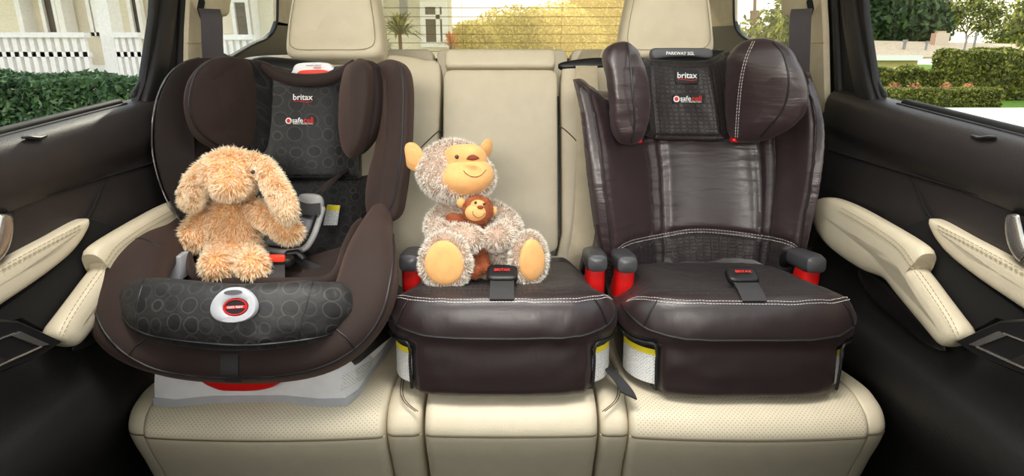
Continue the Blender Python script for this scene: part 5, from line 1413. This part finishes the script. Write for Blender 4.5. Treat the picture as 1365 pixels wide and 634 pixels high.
spiky('cordyline', 'small orange-tinted spiky plant right of the house window', q(601, 62, 7.0), 60, .24, 'orange_pl', 4)
spiky('yucca', 'low green spiky plant half hidden under the rear window edge', q(513, 66, 7.2), 40, .2, 'leaf_g', 5)
# left hedge
a = at(-40, 106, 5.6); b = at(196, 108, 5.6)
hedge('hedge', 'green leafy hedge in front of the white porch railing', (a.x-3.5, 5.6, GZ), (b.x+.1, 6.6, a.z), 40000, .036, 'leaf_g', 'core', .10, 11)
hedge('hedge', 'green hedge strip below the small left quarter window', (at(292, 90, 5.8).x, 5.8, GZ), (at(370, 90, 5.8).x, 6.6, at(330, 84, 5.8).z), 1500, .055, 'leaf_g', 'core', .1, 12)
# rear bushes, their backlit gold put into the leaf colours
B = []
tree('bush', 'broad golden bush seen through the middle of the rear window', [(at(690, 62, 13), (1.1, 1, .75)), (at(740, 58, 13), (1.0, 1, .75)), (at(655, 68, 13), (.7, .8, .45))], 24000, .036, 'leaf_y', 'core_y', 21, cat_='bush')
tree('tree', 'tall golden tree filling the right side of the rear window', [(at(800, 30, 16), (1.1, 1, 1.4)), (at(850, 25, 16), (1.2, 1, 1.6)), (at(815, -20, 16), (1.0, .9, 1.0)), (at(900, 20, 16), (1.1, 1, 1.5))], 26000, .042, 'leaf_y', 'core_y', 22, cat_='tree')
tree('bush', 'low golden bush beside the house corner behind the rear window', [(at(628, 60, 10.5), (.45, .5, .36))], 4200, .035, 'leaf_y', 'core_y', 23, cat_='bush')
# distant golden pole tree in the right quarter window
tree('tree', 'yellow-green tree seen through the small right quarter window', [(at(1010, 60, 11), (.5, .6, .5)), (at(1045, 45, 11), (.45, .6, .65)), (at(1030, 75, 11), (.6, .6, .4))], 5000, .06, 'leaf_h', 'core_y', 24, cores=False, inner=.1)
c = at(1006, 40, 13); G = Geo(); G.tube([V((c.x, 13, GZ)), c, at(1007, -60, 13)], .035); G.tube([at(1000, 16, 13), at(1012, 16, 13)], .03); G.rbox(at(1006, 24, 13), (.09, .06, .15), 4); G.build('utility_pole', 'pole_w', label='thin weathered utility pole behind the right quarter window tree', cat_='pole')
# --- right side
G = Geo(); a = at(1150, 143, 15); g = at(1340, 143, 15)
zD = GZ+.012
G.add([V((2.5, -12, zD)), V((45, -12, zD)), V((45, 16.3, zD)), V((2.5, 16.8, zD))], [[0, 1, 2, 3]])
G.build('driveway', 'drive', label='pale sunlit concrete driveway outside the right window', cat_='driveway', smooth=False)
DH = 17.0
lo = at(1120, 143, DH); hi = at(1338, 120, DH)
hedge('hedge', 'low clipped golden-green hedge along the driveway', (lo.x, DH, GZ), (hi.x, DH+.7, at(1250, 119, DH).z), 16000, .045, 'leaf_h', 'core', .05, 31)
lo = at(1236, 140, 20.2); hi = at(1500, 66, 19.5)
hedge('hedge', 'tall dark green hedge behind the low clipped hedge on the right', (lo.x, 19.5, GZ), (hi.x, 20.3, at(1300, 69, 19.5).z), 34000, .075, 'leaf_h', 'core', .16, 32)
lo = at(1140, 140, 18.8); hi = at(1262, 90, 18.8)
hedge('hedge', 'mid-height green hedge left of the tall hedge, before the yellow wall', (lo.x, 18.8, GZ), (hi.x, 19.4, at(1200, 93, 18.8).z), 8000, .07, 'leaf_h', 'core', .15, 33)
for k, px in enumerate((1192, 1218, 1262, 1290)):
    tree('shrub', ['small reddish shrub behind the left end of the low hedge', 'reddish shrub second from the left behind the low hedge', 'reddish shrub third from the left behind the low hedge', 'rightmost reddish shrub behind the low hedge'][k], [(at(px, 119, 18.2), (.22, .16, .18))], 260, .05, 'leaf_r', 'core_y', 40+k, cat_='shrub', group='reddish shrubs behind the low hedge', cores=False, inner=.2)
# house with low roof
HY2 = 38
h2 = thing('house', 'low tan-roofed bungalow with a brick chimney behind the right hedges', 'house', (at(1250, 80, HY2).x, HY2, GZ))
a = at(1100, 74, HY2); b = at(1225, 74, HY2); G = Geo(); G.box((a.x, HY2, GZ), (b.x, HY2+3, a.z)); G.build('yellow_wall', 'h_wall', h2, smooth=False)
G = Geo(); r0, r1, r2, r3 = at(1080, 73, HY2-.5), at(1229, 76, HY2-.5), at(1300, 57, HY2+4), at(1080, 52, HY2+4)
r1b = at(1420, 74, HY2-.5); r2b = at(1420, 60, HY2+4)
G.add([r0, r1, r1b, r2b, r2, r3], [[0, 1, 2, 3, 4, 5]]); 
G.add([p+V((0, 0, -.12)) for p in (r0, r1, r1b, r2b, r2, r3)], [[5, 4, 3, 2, 1, 0]])
G.build('roof', 'h_roof', h2, smooth=False)
G = Geo(); G.box((r0.x, r0.y-.1, r0.z-.32), (r1.x, r0.y, r0.z-.02)); G.build('fascia', 'house_w', h2, smooth=False)
a, b = at(1246, 57, HY2+3), at(1267, 44, HY2+3); G = Geo(); G.box((a.x, HY2+3, a.z-.5), (b.x, HY2+3.5, b.z)); ch = G.build('chimney', 'brick', h2, smooth=False)
G = Geo(); G.box((a.x-.05+.2, HY2+3.1, b.z), (b.x-.2, HY2+3.4, b.z+.12)); G.build('chimney_cap', 'h_roof', ch, smooth=False)
for px, py, r_ in ((1205, 64, .09), (1234, 66, .06), (1300, 54, .07), (1287, 59, .06)):
    c = at(px, py, HY2+1.5); G = Geo(); G.tube([c-V((0, 0, .5)), c+V((0, 0, .35))], r_, 10); G.tube([c+V((0, 0, .35)), c+V((0, 0, .5))], r_*1.6, 10); G.build('roof_vent', 'mid_grey', h2)
tree('conifer', 'dense dark green tree behind the bungalow roof', [(at(1150, 20, 46), (5, 3, 3.6)), (at(1190, 28, 46), (3.5, 3, 2.5)), (at(1222, 40, 46), (2.2, 2, 1.5)), (at(1130, -10, 46), (4, 3, 2.5))], 12000, .28, 'leaf_d', 'core', 51)
tc_ = [(at(1275, 20, 50), (1.6, 1.5, 1.3)), (at(1300, 5, 50), (1.8, 1.5, 1.2)), (at(1325, 20, 50), (1.4, 1.4, 1.3)), (at(1262, 30, 50), (1.0, 1, .8)), (at(1310, 35, 50), (1.2, 1, .9)), (at(1255, 8, 50), (1.1, 1, .8))]
tree('tree', 'airy sparse tree with visible branches right of the brick chimney', tc_, 3400, .17, 'leaf_h', 'core', 52, trunk=[at(1288, 70, 50), at(1288, 45, 50), at(1288, 45, 50), at(1270, 18, 50), at(1288, 45, 50), at(1302, 5, 50), at(1290, 48, 50), at(1322, 22, 50), at(1285, 42, 50), at(1258, 28, 50)], cores=False, inner=.1)
tree('tree', 'small distant tree right of the airy tree', [(at(1345, 48, 55), (2.0, 1.5, 1.2)), (at(1358, 36, 55), (1.5, 1.2, 1.2))], 1500, .2, 'leaf_h', 'core', 53, cores=False, inner=.3)
tree('tree', 'near leafy branch hanging in at the right edge of the window', [(at(1372, 20, 12), (.35, .3, .45)), (at(1362, 50, 12), (.16, .2, .18))], 1100, .06, 'leaf_h', 'core', 54, cores=False, inner=.2, trunk=[V((at(1460, 20, 12).x, 12, GZ)), at(1430, 0, 12), at(1430, 0, 12), at(1372, 20, 12)])

# haze box behind the rear window, sun's orange glow put into its colour
hm = bpy.data.materials.new('sunlit_haze'); hm.use_nodes = True; hn, hl = hm.node_tree.nodes, hm.node_tree.links
hn.remove(hn['Principled BSDF']); vs = hn.new('ShaderNodeVolumeScatter'); vs.inputs['Color'].default_value = (1, .76, .44, 1); vs.inputs['Density'].default_value = .12; vs.inputs['Anisotropy'].default_value = .7
hl.new(vs.outputs[0], hn['Material Output'].inputs['Volume']); M['haze'] = hm
G = Geo(); G.box((-1.7, 3.2, GZ+.02), (1.6, 6.6, 4.5)); G.build('haze', 'haze', label='golden sunlit haze in the air behind the rear window', cat_='haze', kind='stuff', smooth=False)
